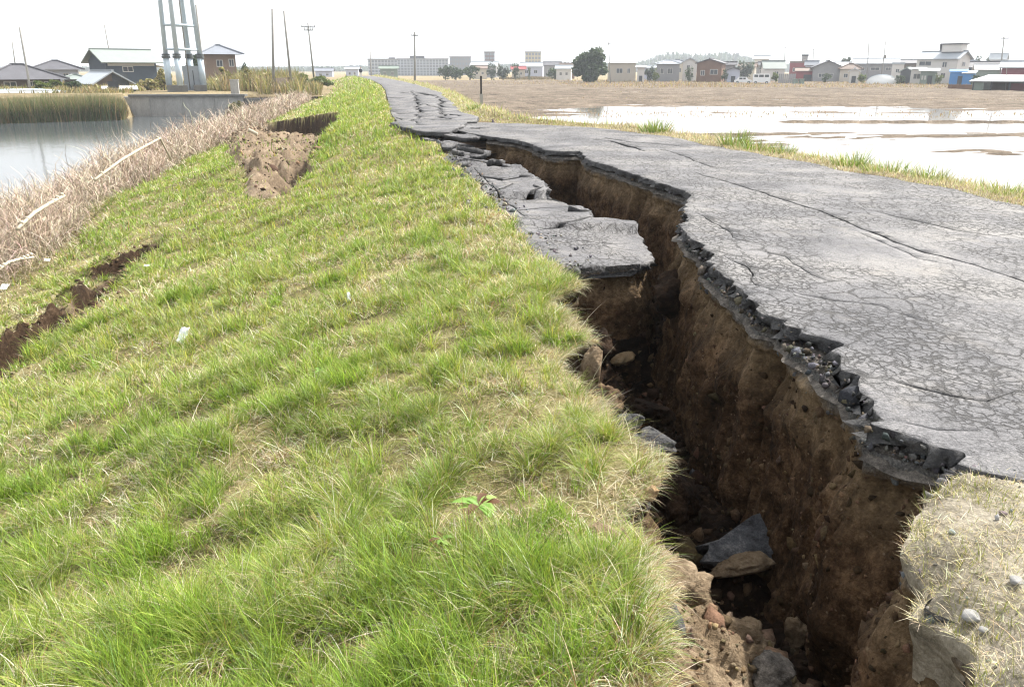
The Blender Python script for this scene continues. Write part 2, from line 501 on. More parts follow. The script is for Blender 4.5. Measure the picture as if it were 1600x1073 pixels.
def zcrest(Y): return np.where(Y < 13, ZL0, ZL0 + (0.36 - 0.01) * sstep(13, 25, Y)) - 0.01
SLOPE = 0.27
def zbase(X, Y):
    d = np.maximum(XG(Y) - X, 0)
    z = zcrest(Y) - SLOPE * (d - 0.7 * (1 - np.exp(-d / 0.7)))
    toe = -2.95 + (fbm(X * .4, Y * .4, 61) - .5) * 0.2
    z = np.maximum(z, toe) - 0.55 * sstep(-10.2, -11.4, X) - 1.4 * sstep(-11.0, -13.0, X)
    return z

def hit(px, py):
    d, _ = ray(px, py)
    lo, hi = 2.0, None
    t = 2.0
    while t < 250:
        x, y, z = d.x * t, d.y * t, CAMZ + d.z * t
        if z < float(zbase(np.array(x), np.array(y))): hi = t; break
        lo = t; t *= 1.03
    if hi is None: return (d.x * 250, d.y * 250)
    for _ in range(20):
        m = .5 * (lo + hi)
        if CAMZ + d.z * m < float(zbase(np.array(d.x * m), np.array(d.y * m))): hi = m
        else: lo = m
    return (d.x * hi, d.y * hi)

# scarp line half way down the slope and the big slump beyond it
SCARPpx = [(-120, 660), (0, 578), (40, 548), (85, 512), (130, 482), (180, 442), (212, 403), (240, 388), (300, 345), (380, 300)]
SCARP = np.array([hit(x, y) for x, y in SCARPpx])
SC = monoY(jitter(resample(SCARP, lambda p: 0.15), 0.12, 1.2, 77))
def XSC(Y): return np.interp(Y, SC[:, 1], SC[:, 0])
PATCH = [hit(x, y) + (r,) for x, y, r in ((2, 572, .75), (-70, 620, .7), (62, 526, .75), (115, 493, .85), (178, 441, .75), (214, 400, .62))]
SLUMP = [hit(x, y) for x, y in ((352, 240), (368, 212), (400, 196), (432, 190), (480, 183), (534, 176), (518, 205), (498, 235), (482, 270), (455, 300), (412, 312), (385, 285))]
SL_R = [SLUMP[i] for i in (3, 4, 5, 6, 7, 8, 9)]
SL_L = [SLUMP[i] for i in (10, 11, 0, 1, 2)]

def patch_pm(X, Y):
    pm = np.zeros(np.broadcast(X, Y).shape)
    for (x, y, r) in PATCH: pm = np.maximum(pm, np.exp(-(((X - x) / (r * 1.3)) ** 2 + ((Y - y) / (r * .95)) ** 2)))
    return np.clip(pm + (fbm(X * 3.2, Y * 2.2, 59, 4) - .52) * 1.1 * sstep(.02, .2, pm), 0, 1)

def slump(X, Y):
    X = X + (fbm(X * 1.3, Y * .6, 97, 4) - .5) * .9; Y = Y + (fbm(X * 1.3, Y * .6, 98, 4) - .5) * 1.6
    ins = pinside(X, Y, SLUMP)
    dR, dL = pdist(X, Y, SL_R), pdist(X, Y, SL_L)
    w = dL / (dL + dR + 1e-6)
    dep = np.where(ins, sstep(0, 0.22, dR) * (-0.45 + 1.75 * w) * sstep(0, 0.6, dL), 0)
    rough = (fbm(X * 1.6 + Y * .5, Y * 1.1, 91, 5) - .5) * 0.95 * sstep(0, .5, np.minimum(dR, dL)) + (fbm(X * 5, Y * 4, 95, 3) - .5) * .25
    return ins, dep - np.where(ins, rough, 0)

def soilmask(X, Y):
    m = np.zeros(np.broadcast(X, Y).shape)
    xs = XSC(Y); off = X - xs
    face = sstep(.20, .08, off) * sstep(-.74, -.62, off)
    pm = patch_pm(X, Y)
    m = np.maximum(m, np.where(Y < 17, 1.1 * face * sstep(.10, .28, pm + (fbm(X * 6, Y * 6, 40, 3) - .5) * .25), 0))
    low = .35 * sstep(-4.4, -5.2, X) * sstep(.52, .66, fbm(X * .55 + 3, Y * .35, 44, 4))
    m = np.maximum(m, low * .8)
    toe = np.exp(-((X + 7.9) / 0.9) ** 2) * sstep(.46, .64, fbm(X * .6, Y * .25, 46, 4)) * .5
    m = np.maximum(m, toe)
    if np.any((np.asarray(Y) > 14) & (np.asarray(Y) < 60)):
        m = np.maximum(m, pinside(X + (fbm(X * 1.3, Y * .6, 97, 4) - .5) * .9, Y + (fbm(X * 1.3, Y * .6, 98, 4) - .5) * 1.6, SLUMP) * 1.0)
    m = np.maximum(m, 0.35 * sstep(.66, .76, fbm(X * 1.6, Y * 1.6, 48, 4)))
    return m

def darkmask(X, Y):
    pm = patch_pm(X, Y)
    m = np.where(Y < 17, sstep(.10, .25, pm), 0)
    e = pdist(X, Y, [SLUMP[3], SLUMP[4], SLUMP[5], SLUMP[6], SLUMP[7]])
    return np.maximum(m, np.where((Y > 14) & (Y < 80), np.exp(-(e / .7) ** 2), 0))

def zslope(X, Y, full=True):
    z = zbase(X, Y)
    near = 1 - sstep(30, 70, Y)
    d = XG(Y) - X
    z = z + near * ((fbm(X * .45, Y * .45, 1, 3) - .5) * .22 + (fbm(X * 2.3, Y * 2.3, 4, 3) - .5) * .10 * sstep(0, .6, d))
    z = z - 0.10 * np.exp(-((d) / 0.16) ** 2) * (fbm(Y * 2.1, Y * 0, 14, 3))       # crumbling lip
    pm = patch_pm(X, Y)
    off = X - XSC(Y) + (fbm(X * 4, Y * 4, 57, 3) - .5) * .12
    z = z - .62 * sstep(.10, .55, pm) * sstep(.20, -.15, off) * sstep(-.66, -.50, off) + .16 * sstep(.1, .6, pm) * sstep(-.48, -.66, off) * sstep(-1.7, -.8, off)
    drop = .0 * (0.10 + 0.30 * pm) * sstep(0.0, -0.22, X - XSC(Y)) * np.exp(-np.maximum(XSC(Y) - X, 0) / 3.0) * (Y < 25) * sstep(25, 19, Y)
    z = z - drop + (pm > .15) * (fbm(X * 6, Y * 6, 58, 4) - .5) * .30 * sstep(.3, .1, off) * sstep(-1.0, -.8, off)
    z = z - .12 * sstep(-4.4, -5.4, X) * (fbm(X * .8, Y * .5, 53, 4) - .3) * 1.5 * near
    if full:
        ins, dp = slump(X, Y)
        z = z - dp
    return z

def rowsY(y0, y1, a, b):
    r = [y0]
    while r[-1] < y1: r.append(r[-1] + max(a, b * r[-1]))
    return np.array(r)

# ------------------------------------------------------------------ levee slope (grass side)
Yr = rowsY(-2.0, 190, 0.035, 0.0075)
tcol = np.r_[0, np.cumsum(np.linspace(0.018, 0.075, 300))]
tcol = tcol / tcol[-1] * 14.5
Yg, Tg = np.meshgrid(Yr, tcol, indexing='ij')
Xg = XG(Yg) - Tg
Zg = zslope(Xg, Yg); Sg = soilmask(Xg, Yg); Dg = darkmask(Xg, Yg)
# skirt turned down into the fissure
ex = XG(Yr)[:, None] - np.array([[0.10, 0.06, 0.02]]); ez = Zg[:, :1] - np.array([[0.34, 0.2, 0.07]])
ey = np.repeat(Yr[:, None], 3, 1)
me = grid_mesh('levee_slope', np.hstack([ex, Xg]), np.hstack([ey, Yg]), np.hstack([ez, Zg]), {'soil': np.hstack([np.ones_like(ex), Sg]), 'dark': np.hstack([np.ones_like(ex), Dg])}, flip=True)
tag(link('levee_slope', me, M['turf_ground'], smooth=True), kind='structure')

# ------------------------------------------------------------------ asphalt slabs
def zroad(X, Y):
    return (fbm(X * .7, Y * .7, 8, 3) - .5) * .035 * (1 - sstep(20, 60, Y)) - 0.02 * sstep(3, 8, X)

def slab(name, outline, holes, zf, thick, n_int, seed, mat='asphalt', dens=2.0, frag=0.045):
    rg = np.random.default_rng(seed)
    loops = [np.asarray(outline, float)] + [np.asarray(h, float) for h in holes]
    verts, edges = [], []
    for lp in loops:
        s = len(verts)
        verts += [tuple(p) for p in lp]
        edges += [(s + i, s + (i + 1) % len(lp)) for i in range(len(lp))]
    o = loops[0]
    lo, hi = o.min(0), o.max(0)
    # interior points denser near the camera
    k = 0; cand = []
    while k < n_int:
        q = rg.uniform(0, 1, (4000, 2))
        yy = (max(lo[1], 0.5)) * (hi[1] / max(lo[1], 0.5)) ** q[:, 1] if lo[1] >= 0 else lo[1] + (hi[1] - lo[1]) * q[:, 1] ** 2
        xx = lo[0] + (hi[0] - lo[0]) * q[:, 0]
        ok = pinside(xx, yy, o)
        cand.append(np.stack([xx[ok], yy[ok]], 1)); k += int(ok.sum())
        if len(cand) > 60: break
    cand = np.vstack(cand)[:n_int]
    verts += [tuple(p) for p in cand]
    vo, eo, fo, ov, oe, of = delaunay_2d_cdt([Vector(v) for v in verts], edges, [], 0, 1e-5)
    V = np.array([tuple(v) for v in vo]); F = np.array([f for f in fo if len(f) == 3])
    c = V[F].mean(1)
    keep = pinside(c[:, 0], c[:, 1], loops[0])
    for h in loops[1:]: keep &= ~pinside(c[:, 0], c[:, 1], h)
    F = F[keep]
    # counter-clockwise
    a, b_, c_ = V[F[:, 0]], V[F[:, 1]], V[F[:, 2]]
    cw = ((b_ - a)[:, 0] * (c_ - a)[:, 1] - (b_ - a)[:, 1] * (c_ - a)[:, 0]) < 0
    F[cw] = F[cw][:, ::-1]
    Z = zf(V[:, 0], V[:, 1])
    E = np.vstack([F[:, [0, 1]], F[:, [1, 2]], F[:, [2, 0]]])
    key = {}
    for i, j in E: key[(i, j)] = 1
    bnd = np.array([(i, j) for (i, j) in key if (j, i) not in key])
    bv = np.unique(bnd)
    # outward-ish inset for the broken lower edge
    mp = -np.ones(len(V), int); mp[bv] = np.arange(len(bv)) + len(V)
    mp2 = mp + len(bv)
    dn = V[bv] + rg.normal(0, frag * .4, (len(bv), 2))
    dn2 = V[bv] + rg.normal(0, frag, (len(bv), 2))
    co = np.vstack([np.c_[V, Z], np.c_[dn, Z[bv] - thick * .45], np.c_[dn2, Z[bv] - thick * rg.uniform(.85, 1.2, len(bv))]])
    q1 = np.stack([bnd[:, 1], bnd[:, 0], mp[bnd[:, 0]], mp[bnd[:, 1]]], 1)
    q2 = np.stack([mp[bnd[:, 1]], mp[bnd[:, 0]], mp2[bnd[:, 0]], mp2[bnd[:, 1]]], 1)
    nt_ = len(F); ns = len(q1) * 2
    me_ = mesh_np(name, co, [F, q1, q2])
    mi = np.r_[np.zeros(nt_, int), np.ones(ns, int)].astype(np.int32)
    ob = link(name, me_, [M[mat], M['broken_edge']])
    me_.polygons.foreach_set('material_index', mi)
    return tag(ob, kind='structure')

mat_soil('gravel_dark', [(0.40, (0.03, 0.027, 0.024)), (0.5, (0.10, 0.09, 0.08)), (0.62, (0.25, 0.225, 0.195))], 2.5)
mat_soil('broken_edge', [(0.32, (0.025, 0.025, 0.027)), (0.5, (0.07, 0.07, 0.072)), (0.7, (0.17, 0.165, 0.16))], 2.0)

def crackpoly(px, w, z=0.0, seed=0, amp=None, world=False):
    p = np.array(px if world else [gp(x, y, z) for x, y in px], float)
    p = jitter(resample(p, lambda q: max(.05, .006 * np.hypot(*q))), amp if amp else 0.06, 2.2, seed)
    if amp and amp >= .1: p = chipped(p, amp * .35, max(.25, amp * 2.0), seed + 5)
    t = np.gradient(p, axis=0); t /= np.linalg.norm(t, axis=1)[:, None] + 1e-9
    n = np.c_[-t[:, 1], t[:, 0]]
    u = np.linspace(0, 1, len(p))
    ww = w * (np.sin(np.pi * u) ** .5 * .7 + .02) * (0.35 + 1.1 * fbm(u * len(p) * .23, u * 0, seed + 3, 3))
    return np.vstack([p + n * ww[:, None] * .5, (p - n * ww[:, None] * .5)[::-1]])

# main carriageway right of the fissure
near_b = np.array([gp(1490, 722), gp(1530, 735), gp(1600, 748), gp(1760, 775), (7.5, gp(1760, 775)[1] - .3)])
near_b = jitter(resample(near_b, lambda p: .06), .05, 2.5, 66)
tr_part = TRs[TRs[:, 1] > near_b[0, 1] + 0.02].copy()
_o = (.02 + .30 * sstep(.45, .75, fbm(tr_part[:, 1] * 1.3, 0 * tr_part[:, 1], 88, 4)) + .05 * fbm(tr_part[:, 1] * 9, 0 * tr_part[:, 1], 89, 3)) * sstep(9, 6, tr_part[:, 1]) + .015
tr_part[:, 0] += _o
far_link = np.array([tr_part[-1], gp(735, 208), gp(715, 205), gp(702, 197), gp(742, 191), gp(790, 193), (4.2, 24.0)])
far_link = jitter(resample(far_link, lambda p: .2), .10, 1.2, 67)[1:]
ry = np.arange(23.6, near_b[-1, 1], -0.25)
right_b = np.c_[XRE(ry), ry]
outline = np.vstack([near_b[::-1][0:0], tr_part, far_link, right_b, near_b[::-1]])
cracks = [
    crackpoly([(1085, 268), (1130, 282), (1190, 300), (1240, 316), (1330, 350), (1400, 376), (1440, 393), (1480, 401), (1530, 413), (1596, 436), (1680, 470)], .050, 0, 1),
    crackpoly([(1370, 331), (1440, 347), (1490, 358), (1550, 367)], .03, 0, 2),
    crackpoly([(1345, 362), (1390, 380), (1430, 402), (1470, 410)], .02, 0, 3),
    crackpoly([(1390, 592), (1430, 602), (1480, 614), (1540, 624), (1590, 612), (1660, 622)], .018, 0, 4, .03),
    crackpoly([(925, 217), (955, 220), (985, 228), (1010, 236)], .16, 0, 5),
    crackpoly([(940, 214), (980, 221), (1030, 224), (1062, 228)], .07, 0, 6),
    crackpoly([(1030, 232), (1068, 243), (1100, 256), (1125, 262)], .045, 0, 7),
    crackpoly([(1090, 335), (1120, 352), (1150, 371), (1170, 378)], .022, 0, 8),
    crackpoly([(1180, 392), (1225, 400), (1268, 425), (1300, 441)], .015, 0, 9),
    crackpoly([(1130, 400), (1160, 415), (1185, 445), (1210, 452)], .02, 0, 10),
    crackpoly([(1240, 455), (1300, 470), (1380, 478), (1450, 500)], .010, 0, 11),
    crackpoly([(1400, 655), (1460, 668), (1540, 672)], .012, 0, 12, .03),
]
slab('road', outline, cracks, zroad, 0.075, 9000, 5)

# left strip of road, dropped; three plates with a gap between
ly = np.linspace(BLOCK_Y, 23.0, 90)
tl2 = TLs[TLs[:, 1] >= BLOCK_Y - .03]
strip = np.vstack([np.c_[XG(ly) - 0.35, ly][::-1], tl2])
gaps = [
    np.vstack([crackpoly([(838, 363), (865, 357), (895, 352), (925, 341)], .12, -.42, 14, .03)]),
    crackpoly([(806, 306), (825, 304), (848, 298)], .12, -.42, 15, .03),
    crackpoly([(745, 292), (750, 287), (742, 283)], .25, -.4, 16, .03),
    crackpoly([(722, 262), (760, 260), (800, 262)], .10, -.35, 17, .05),
    crackpoly([(880, 385), (930, 380), (990, 385)], .008, -.42, 18, .03),
    crackpoly([(700, 243), (735, 240), (748, 236)], .30, -.3, 19, .08),
    crackpoly([(748, 276), (785, 284), (826, 281)], .17, -.4, 36, .10),
    crackpoly([(716, 249), (755, 252), (782, 257)], .20, -.35, 37, .12),
    crackpoly([(800, 332), (850, 323), (896, 320)], .09, -.42, 38, .06),
    crackpoly([(760, 300), (785, 294), (800, 288)], .13, -.4, 39, .08),
    crackpoly([(738, 264), (770, 292), (800, 318), (822, 342)], .06, -.4, 40, .05),
    crackpoly([(862, 384), (905, 374), (950, 377), (985, 372)], .016, -.42, 41, .05),
]
def zstrip(X, Y):
    d_ = X - XG(Y)
    y1, y2, y3 = gps(870, 357)[1], gps(826, 303)[1], gps(770, 262)[1]
    q1, q2, q3 = (sstep(a - .04, a + .04, Y + .25 * (d_ - .8)) for a in (y1, y2, y3))
    tilt = (1 - q1) * (.03 - .05 * d_) + q1 * (1 - q2) * (.07 - .045 * (Y - y1)) + q2 * (1 - q3) * (.04 + .10 * (d_ - .5)) + q3 * (-.02 - .05 * d_ + .06 * (vnoise(Y * .9, X * .9, 6) - .5))
    return ZSL(Y) + zroad(X, Y) + tilt - .35 * np.maximum(0, XG(Y) - X + .02) - .02 * np.maximum(0, X - XG(Y))
slab('sunken_road', strip, gaps, zstrip, 0.075, 2500, 6)

# far length of road behind the cross break, lifted edge
yb = 24.6
fl = np.linspace(yb, 190, 110)
front = np.array([gp(740, 192), gp(700, 203, .1), gp(690, 203, .1), gp(665, 203, .1), gp(640, 199, .1), gp(612, 195)])
front = chipped(jitter(resample(front[::-1], lambda p: .12), .07, 1.5, 68), .07, .45, 69)
outl = np.vstack([front, np.c_[XRE(fl[fl > front[-1, 1] + .4]), fl[fl > front[-1, 1] + .4]], np.c_[XG(fl[fl > front[0, 1] + .4]) + .02, fl[fl > front[0, 1] + .4]][::-1]])
fg = [
    crackpoly([(602, 150), (601, 163), (605, 178), (610, 194)], .30, 0, 24, .06),
    crackpoly([(641, 141), (648, 151), (651, 164), (657, 178), (651, 189), (659, 199)], .22, 0, 25, .18),
    crackpoly([(672, 148), (690, 157), (685, 169), (691, 181), (697, 192)], .26, 0, 26, .24),
    crackpoly([(603, 153.4), (624, 153.8), (640, 153)], .35, 0, 27, .2),
    crackpoly([(652, 144.5), (668, 149), (680, 151)], .6, 0, 28, .25),
    crackpoly([(628, 146), (640, 143.6)], .5, 0, 29, .2),
    crackpoly([(611, 173), (630, 176), (648, 174)], .10, 0, 31, .12),
    crackpoly([(664, 186), (680, 189), (690, 187)], .14, 0, 32, .15),
    crackpoly([(699, 180), (715, 184), (730, 184)], .16, 0, 33, .15),
    crackpoly([(660, 164), (672, 168), (682, 166)], .12, 0, 34, .12),
    crackpoly([(615, 183), (630, 190), (640, 188)], .10, 0, 35, .1),
    crackpoly([(572, 124.5), (585, 124), (598, 124.6)], 2.2, 0, 30, .2),
]
def zfar(X, Y): return zroad(X, Y) + .16 * (vnoise(X * .9 + .3, Y * .16, 13) - .5) * sstep(yb, yb + 2, Y) * (1 - sstep(45, 60, Y)) + .05 * (1 - sstep(yb, 32, Y)) + .03 * (vnoise(X * .7, Y * .3, 12) - .5)
slab('far_road', outl, fg, zfar, 0.09, 2500, 7)

# ground under the asphalt
def sheet(name, Yv, xl, xr, nc, zf, mat, flip=False, attrs=None):
    t = np.linspace(0, 1, nc)
    Yq, Tq = np.meshgrid(Yv, t, indexing='ij')
    Xq = xl(Yq) * (1 - Tq) + xr(Yq) * Tq
    ob = link(name, grid_mesh(name, Xq, Yq, zf(Xq, Yq), attrs(Xq, Yq) if attrs else None), M[mat], smooth=True)
    return tag(ob, kind='structure')
sheet('road_bed', rowsY(near_b[0, 1] - .1, END_Y - .05, .05, .012), lambda Y: XTR(Y) - .01, lambda Y: XRE(Y) + .02, 60, lambda X, Y: -0.10 + zroad(X, Y) + .05 * (fbm(X * 9, Y * 9, 62, 3) - .5) - .06 * np.exp(-((X - XTR(Y)) / .06) ** 2), 'gravel_dark')
sheet('sunken_bed', rowsY(BLOCK_Y + .08, 20.5, .08, .01), lambda Y: XG(Y) - .5, lambda Y: np.maximum(XTL(Y) - .07, XG(Y) - .4), 16, lambda X, Y: ZSL(Y) - .16 + .05 * fbm(X * 3, Y * 3, 7), 'soil')
sheet('far_bed', rowsY(END_Y - .3, 195, .1, .012), lambda Y: XG(Y) - 1.2, lambda Y: XRE(Y) + .3, 24, lambda X, Y: -0.40 + .12 * sstep(24, 60, Y) + .12 * (fbm(X * 1.5, Y * 1.5, 71) - .5) * (1 - sstep(30, 60, Y)), 'shaded_soil')

# ------------------------------------------------------------------ fissure walls
WALLS = []
def wall(name, line, side, ztop, depth, lean, seed, amp=.09, rows=84):
    p = np.asarray(line, float)
    t = np.gradient(p, axis=0)
    k = np.ones(9) / 9
    ts = np.c_[np.convolve(np.pad(t[:, 0], 4, 'edge'), k, 'valid'), np.convolve(np.pad(t[:, 1], 4, 'edge'), k, 'valid')]
    ts /= np.linalg.norm(ts, axis=1)[:, None] + 1e-9
    n = np.c_[-ts[:, 1], ts[:, 0]] * side
    s = np.r_[0, np.cumsum(np.linalg.norm(np.diff(p, axis=0), axis=1))]
    dv = np.linspace(0, 1, rows) ** 1.15 * depth
    S, D = np.meshgrid(s, dv, indexing='ij')
    off = -0.035 + lean * D ** .85 + amp * 2.4 * (fbm(S * 1.5, D * 1.1, seed, 5) - .5) * sstep(0, .25, D) + .17 * (fbm(S * 3.6, D * 3.4, seed + 7, 4) - .5) * sstep(0, .15, D) + .05 * (fbm(S * 15, D * 11, seed + 17, 3) - .5) + .06 * np.abs(fbm(S * 6, D * 4.5, seed + 27, 3) - .5) * sstep(.1, .3, D)
    off += -.05 * sstep(.10, .16, D) * sstep(.42, .2, D) * (.5 + fbm(S * 2, S * 0, seed + 2))       # softer layer under the base course worn back
    off -= .16 * sstep(.70, .78, fbm(S * 1.2 + .3 * D, D * .18, seed + 31, 3))                        # vertical splits
    X = p[:, :1] + n[:, :1] * off; Y = p[:, 1:] + n[:, 1:] * off
    Z = (ztop if np.isscalar(ztop) else np.asarray(ztop)[:, None]) - D + .012 * (fbm(S * 9, D * 9, seed + 4, 2) - .5)
    WALLS.append((X, Y, Z, D))
    me_ = grid_mesh(name, X, Y, Z, {'depth': D}, flip=side < 0)
    return tag(link(name, me_, M['soil_wall'], smooth=True), kind='structure')
wall('fissure_wall', TRs, 1, zroad(TRs[:, 0], TRs[:, 1]) - .11, 2.3, .10, 100)
ztl = np.where(TLs[:, 1] < BLOCK_Y, zslope(TLs[:, 0] - .02, TLs[:, 1], False) - .05, ZSL(TLs[:, 1]) - .07)
wall('fissure_wall', TLs, -1, ztl, 1.8, .03, 140, amp=.07)

def zfloor(X, Y):
    w = np.maximum(XTR(Y) - XTL(Y), .2); u = (X - XTL(Y)) / w
    z = -1.30 - .25 * sstep(4.5, 7, Y) + .4 * sstep(9, 15, Y)
    z = z - .15
    z = z + .60 * sstep(.75, .1, u) * sstep(4.6, 5.6, Y) * sstep(8.6, 7.6, Y)
    return z + (fbm(X * 3, Y * 3, 33, 5) - .5) * .42 + (fbm(X * 11, Y * 11, 35, 3) - .5) * .12
sheet('fissure_floor', rowsY(-1.5, END_Y, .03, .008), lambda Y: XTL(Y) - .25, lambda Y: XTR(Y) + .25, 60, zfloor, 'shaded_soil')  # floor takes the soil with the fissure's shade painted in

# dry grassy corner beside the camera, right of the fissure
def zcorner(X, Y): return -0.006 + (fbm(X * 1.7, Y * 1.7, 22, 4) - .5) * .05 - .20 * np.exp(-((X - XTR(Y)) / .10) ** 2) * fbm(Y * 3, X * 2, 29)
cy1 = np.interp
def ycorner(X): return np.interp(X, near_b[:, 0], near_b[:, 1])
xs_ = np.linspace(0, 1, 110) ** 1.4; ys_ = np.linspace(-2, float(near_b[:, 1].max()) + .1, 150)
Yq, Tq = np.meshgrid(ys_, xs_, indexing='ij')
Xq = XTR(Yq) + .0 + Tq * (8.0 - XTR(Yq))
Zq = zcorner(Xq, Yq) - .10 * sstep(-.02, .06, Yq - ycorner(Xq))
exx = XTR(ys_)[:, None] + np.array([[.05, .03, .0]]); ezz = Zq[:, :1] - np.array([[.25, .12, .04]])
me = grid_mesh('verge_ground', np.hstack([exx, Xq]), np.hstack([np.repeat(ys_[:, None], 3, 1), Yq]), np.hstack([ezz, Zq]))
tag(link('verge_ground', me, M['gravel_ground'], smooth=True), kind='structure')

# ------------------------------------------------------------------ land side bank, right of the road
FZ = -1.80                                          # level of the paddies
def bank_z(d, X, Y):
    z = -0.012 - .05 * sstep(0, .6, d) - np.maximum(d - .8, 0) * .62 + (fbm(X * 1.2, Y * 1.2, 25, 4) - .5) * .12 * sstep(0, .3, d)
    z = z + .35 * np.exp(-((Y - 27) / 5) ** 2) * sstep(.1, .8, d) * np.exp(-(d / 1.6) ** 2)
    return np.maximum(z, FZ - .25)
Yb = rowsY(-4, 195, .12, .014)
db = np.r_[np.linspace(-.25, 1.2, 14), np.linspace(1.35, 5.0, 16)]
Yq, Dq = np.meshgrid(Yb, db, indexing='ij'); Xq = XRE(Yq) + Dq
bankz = np.where(Dq < 0, -0.05 + Dq * .3, bank_z(Dq, Xq, Yq))
me = grid_mesh('land_bank', Xq, Yq, bankz, {'soil': np.clip(.55 - Dq * .5, .1, .5)})
tag(link('land_bank', me, M['turf_ground'], smooth=True), kind='structure')
# ================================================================== GRASS AND OTHER GROWTH
def project(x, y, z):
    dx, dy, dz = x, y, z - CAMZ
    cx = dx * CY - dy * SY; f0 = dx * SY + dy * CY
    dep = f0 * CP - dz * SP; up = f0 * SP + dz * CP
    dep = np.where(dep < .05, np.nan, dep)
    return 800 + FPX * cx / dep, 536.5 - FPX * up / dep, dep

def seen(x, y, z, m=330):
    px, py, d = project(x, y, z)
    with np.errstate(invalid='ignore'):
        return (px > -m) & (px < 1600 + m) & (py < 1073 + m * 1.2) & (d > .3)

class Blades:
    def __init__(self): self.co, self.f, self.c, self.n = [], [], [], 0
    def add(self, base, h, w, az, l0, l1, col, K=3, tipw=0.0, wander=0.0, twist=.5, gen=rng):
        n = len(base)
        if n == 0: return
        t = np.linspace(0, 1, K + 1)
        dv = np.stack([np.sin(az), np.cos(az)], 1)
        tw = az + np.pi / 2 + gen.normal(0, twist, n)
        wd = np.stack([np.sin(tw), np.cos(tw), np.zeros(n)], 1)
        p = base.copy(); lv = []
        a = az.copy()
        for k in range(K + 1):
            ww = w * ((1 - t[k]) ** .7 * (1 - tipw) + tipw) * .5
            if k < K or tipw > 0:
                lv.append(np.stack([p - wd * ww[:, None], p + wd * ww[:, None]], 1))
            else:
                lv.append(p[:, None, :])
            if k < K:
                th = l0 + l1 * (t[k] + .5 / K)
                if wander > 0:
                    a = a + gen.normal(0, wander, n); th = th + gen.normal(0, wander * .6, n)
                    dv = np.stack([np.sin(a), np.cos(a)], 1)
                st = (h / K)[:, None]
                p = p + np.c_[dv * np.sin(th)[:, None], np.cos(th)] * st
        co = np.concatenate(lv, 1); m = co.shape[1]
        o = self.n + np.arange(n)[:, None] * m
        quads = []
        kk = K if tipw > 0 else K - 1
        for k in range(kk): quads.append(o + np.array([[2 * k, 2 * k + 1, 2 * k + 3, 2 * k + 2]]))
        if quads: self.f.append((4, np.concatenate(quads)))
        if tipw == 0: self.f.append((3, o + np.array([[2 * K - 2, 2 * K - 1, 2 * K]])))
        self.co.append(co.reshape(-1, 3)); self.c.append(np.repeat(col, m, 0)); self.n += n * m
    def build(self, name, mat, parent=None):
        fs = []
        for k in (4, 3):
            q = [f for (kk, f) in self.f if kk == k]
            if q: fs.append(np.concatenate(q))
        me = mesh_np(name, np.concatenate(self.co), fs, cols=np.concatenate(self.c))
        return link(name, me, M[mat], parent)

GREEN = np.array([(0.125, 0.205, 0.022), (0.205, 0.285, 0.042), (0.310, 0.340, 0.070), (0.170, 0.245, 0.085), (0.290, 0.330, 0.160)])
STRAW = np.array([(0.46, 0.41, 0.28), (0.58, 0.55, 0.43), (0.36, 0.30, 0.19), (0.42, 0.38, 0.19), (0.23, 0.14, 0.06)])
def pick(pal, n, gen=rng, p=None, var=.22):
    c = pal[gen.choice(len(pal), n, p=p)]
    return np.clip(c * gen.normal(1, var, (n, 1)) * gen.normal(1, .06, (n, 3)), .005, .8)

grass = Blades()
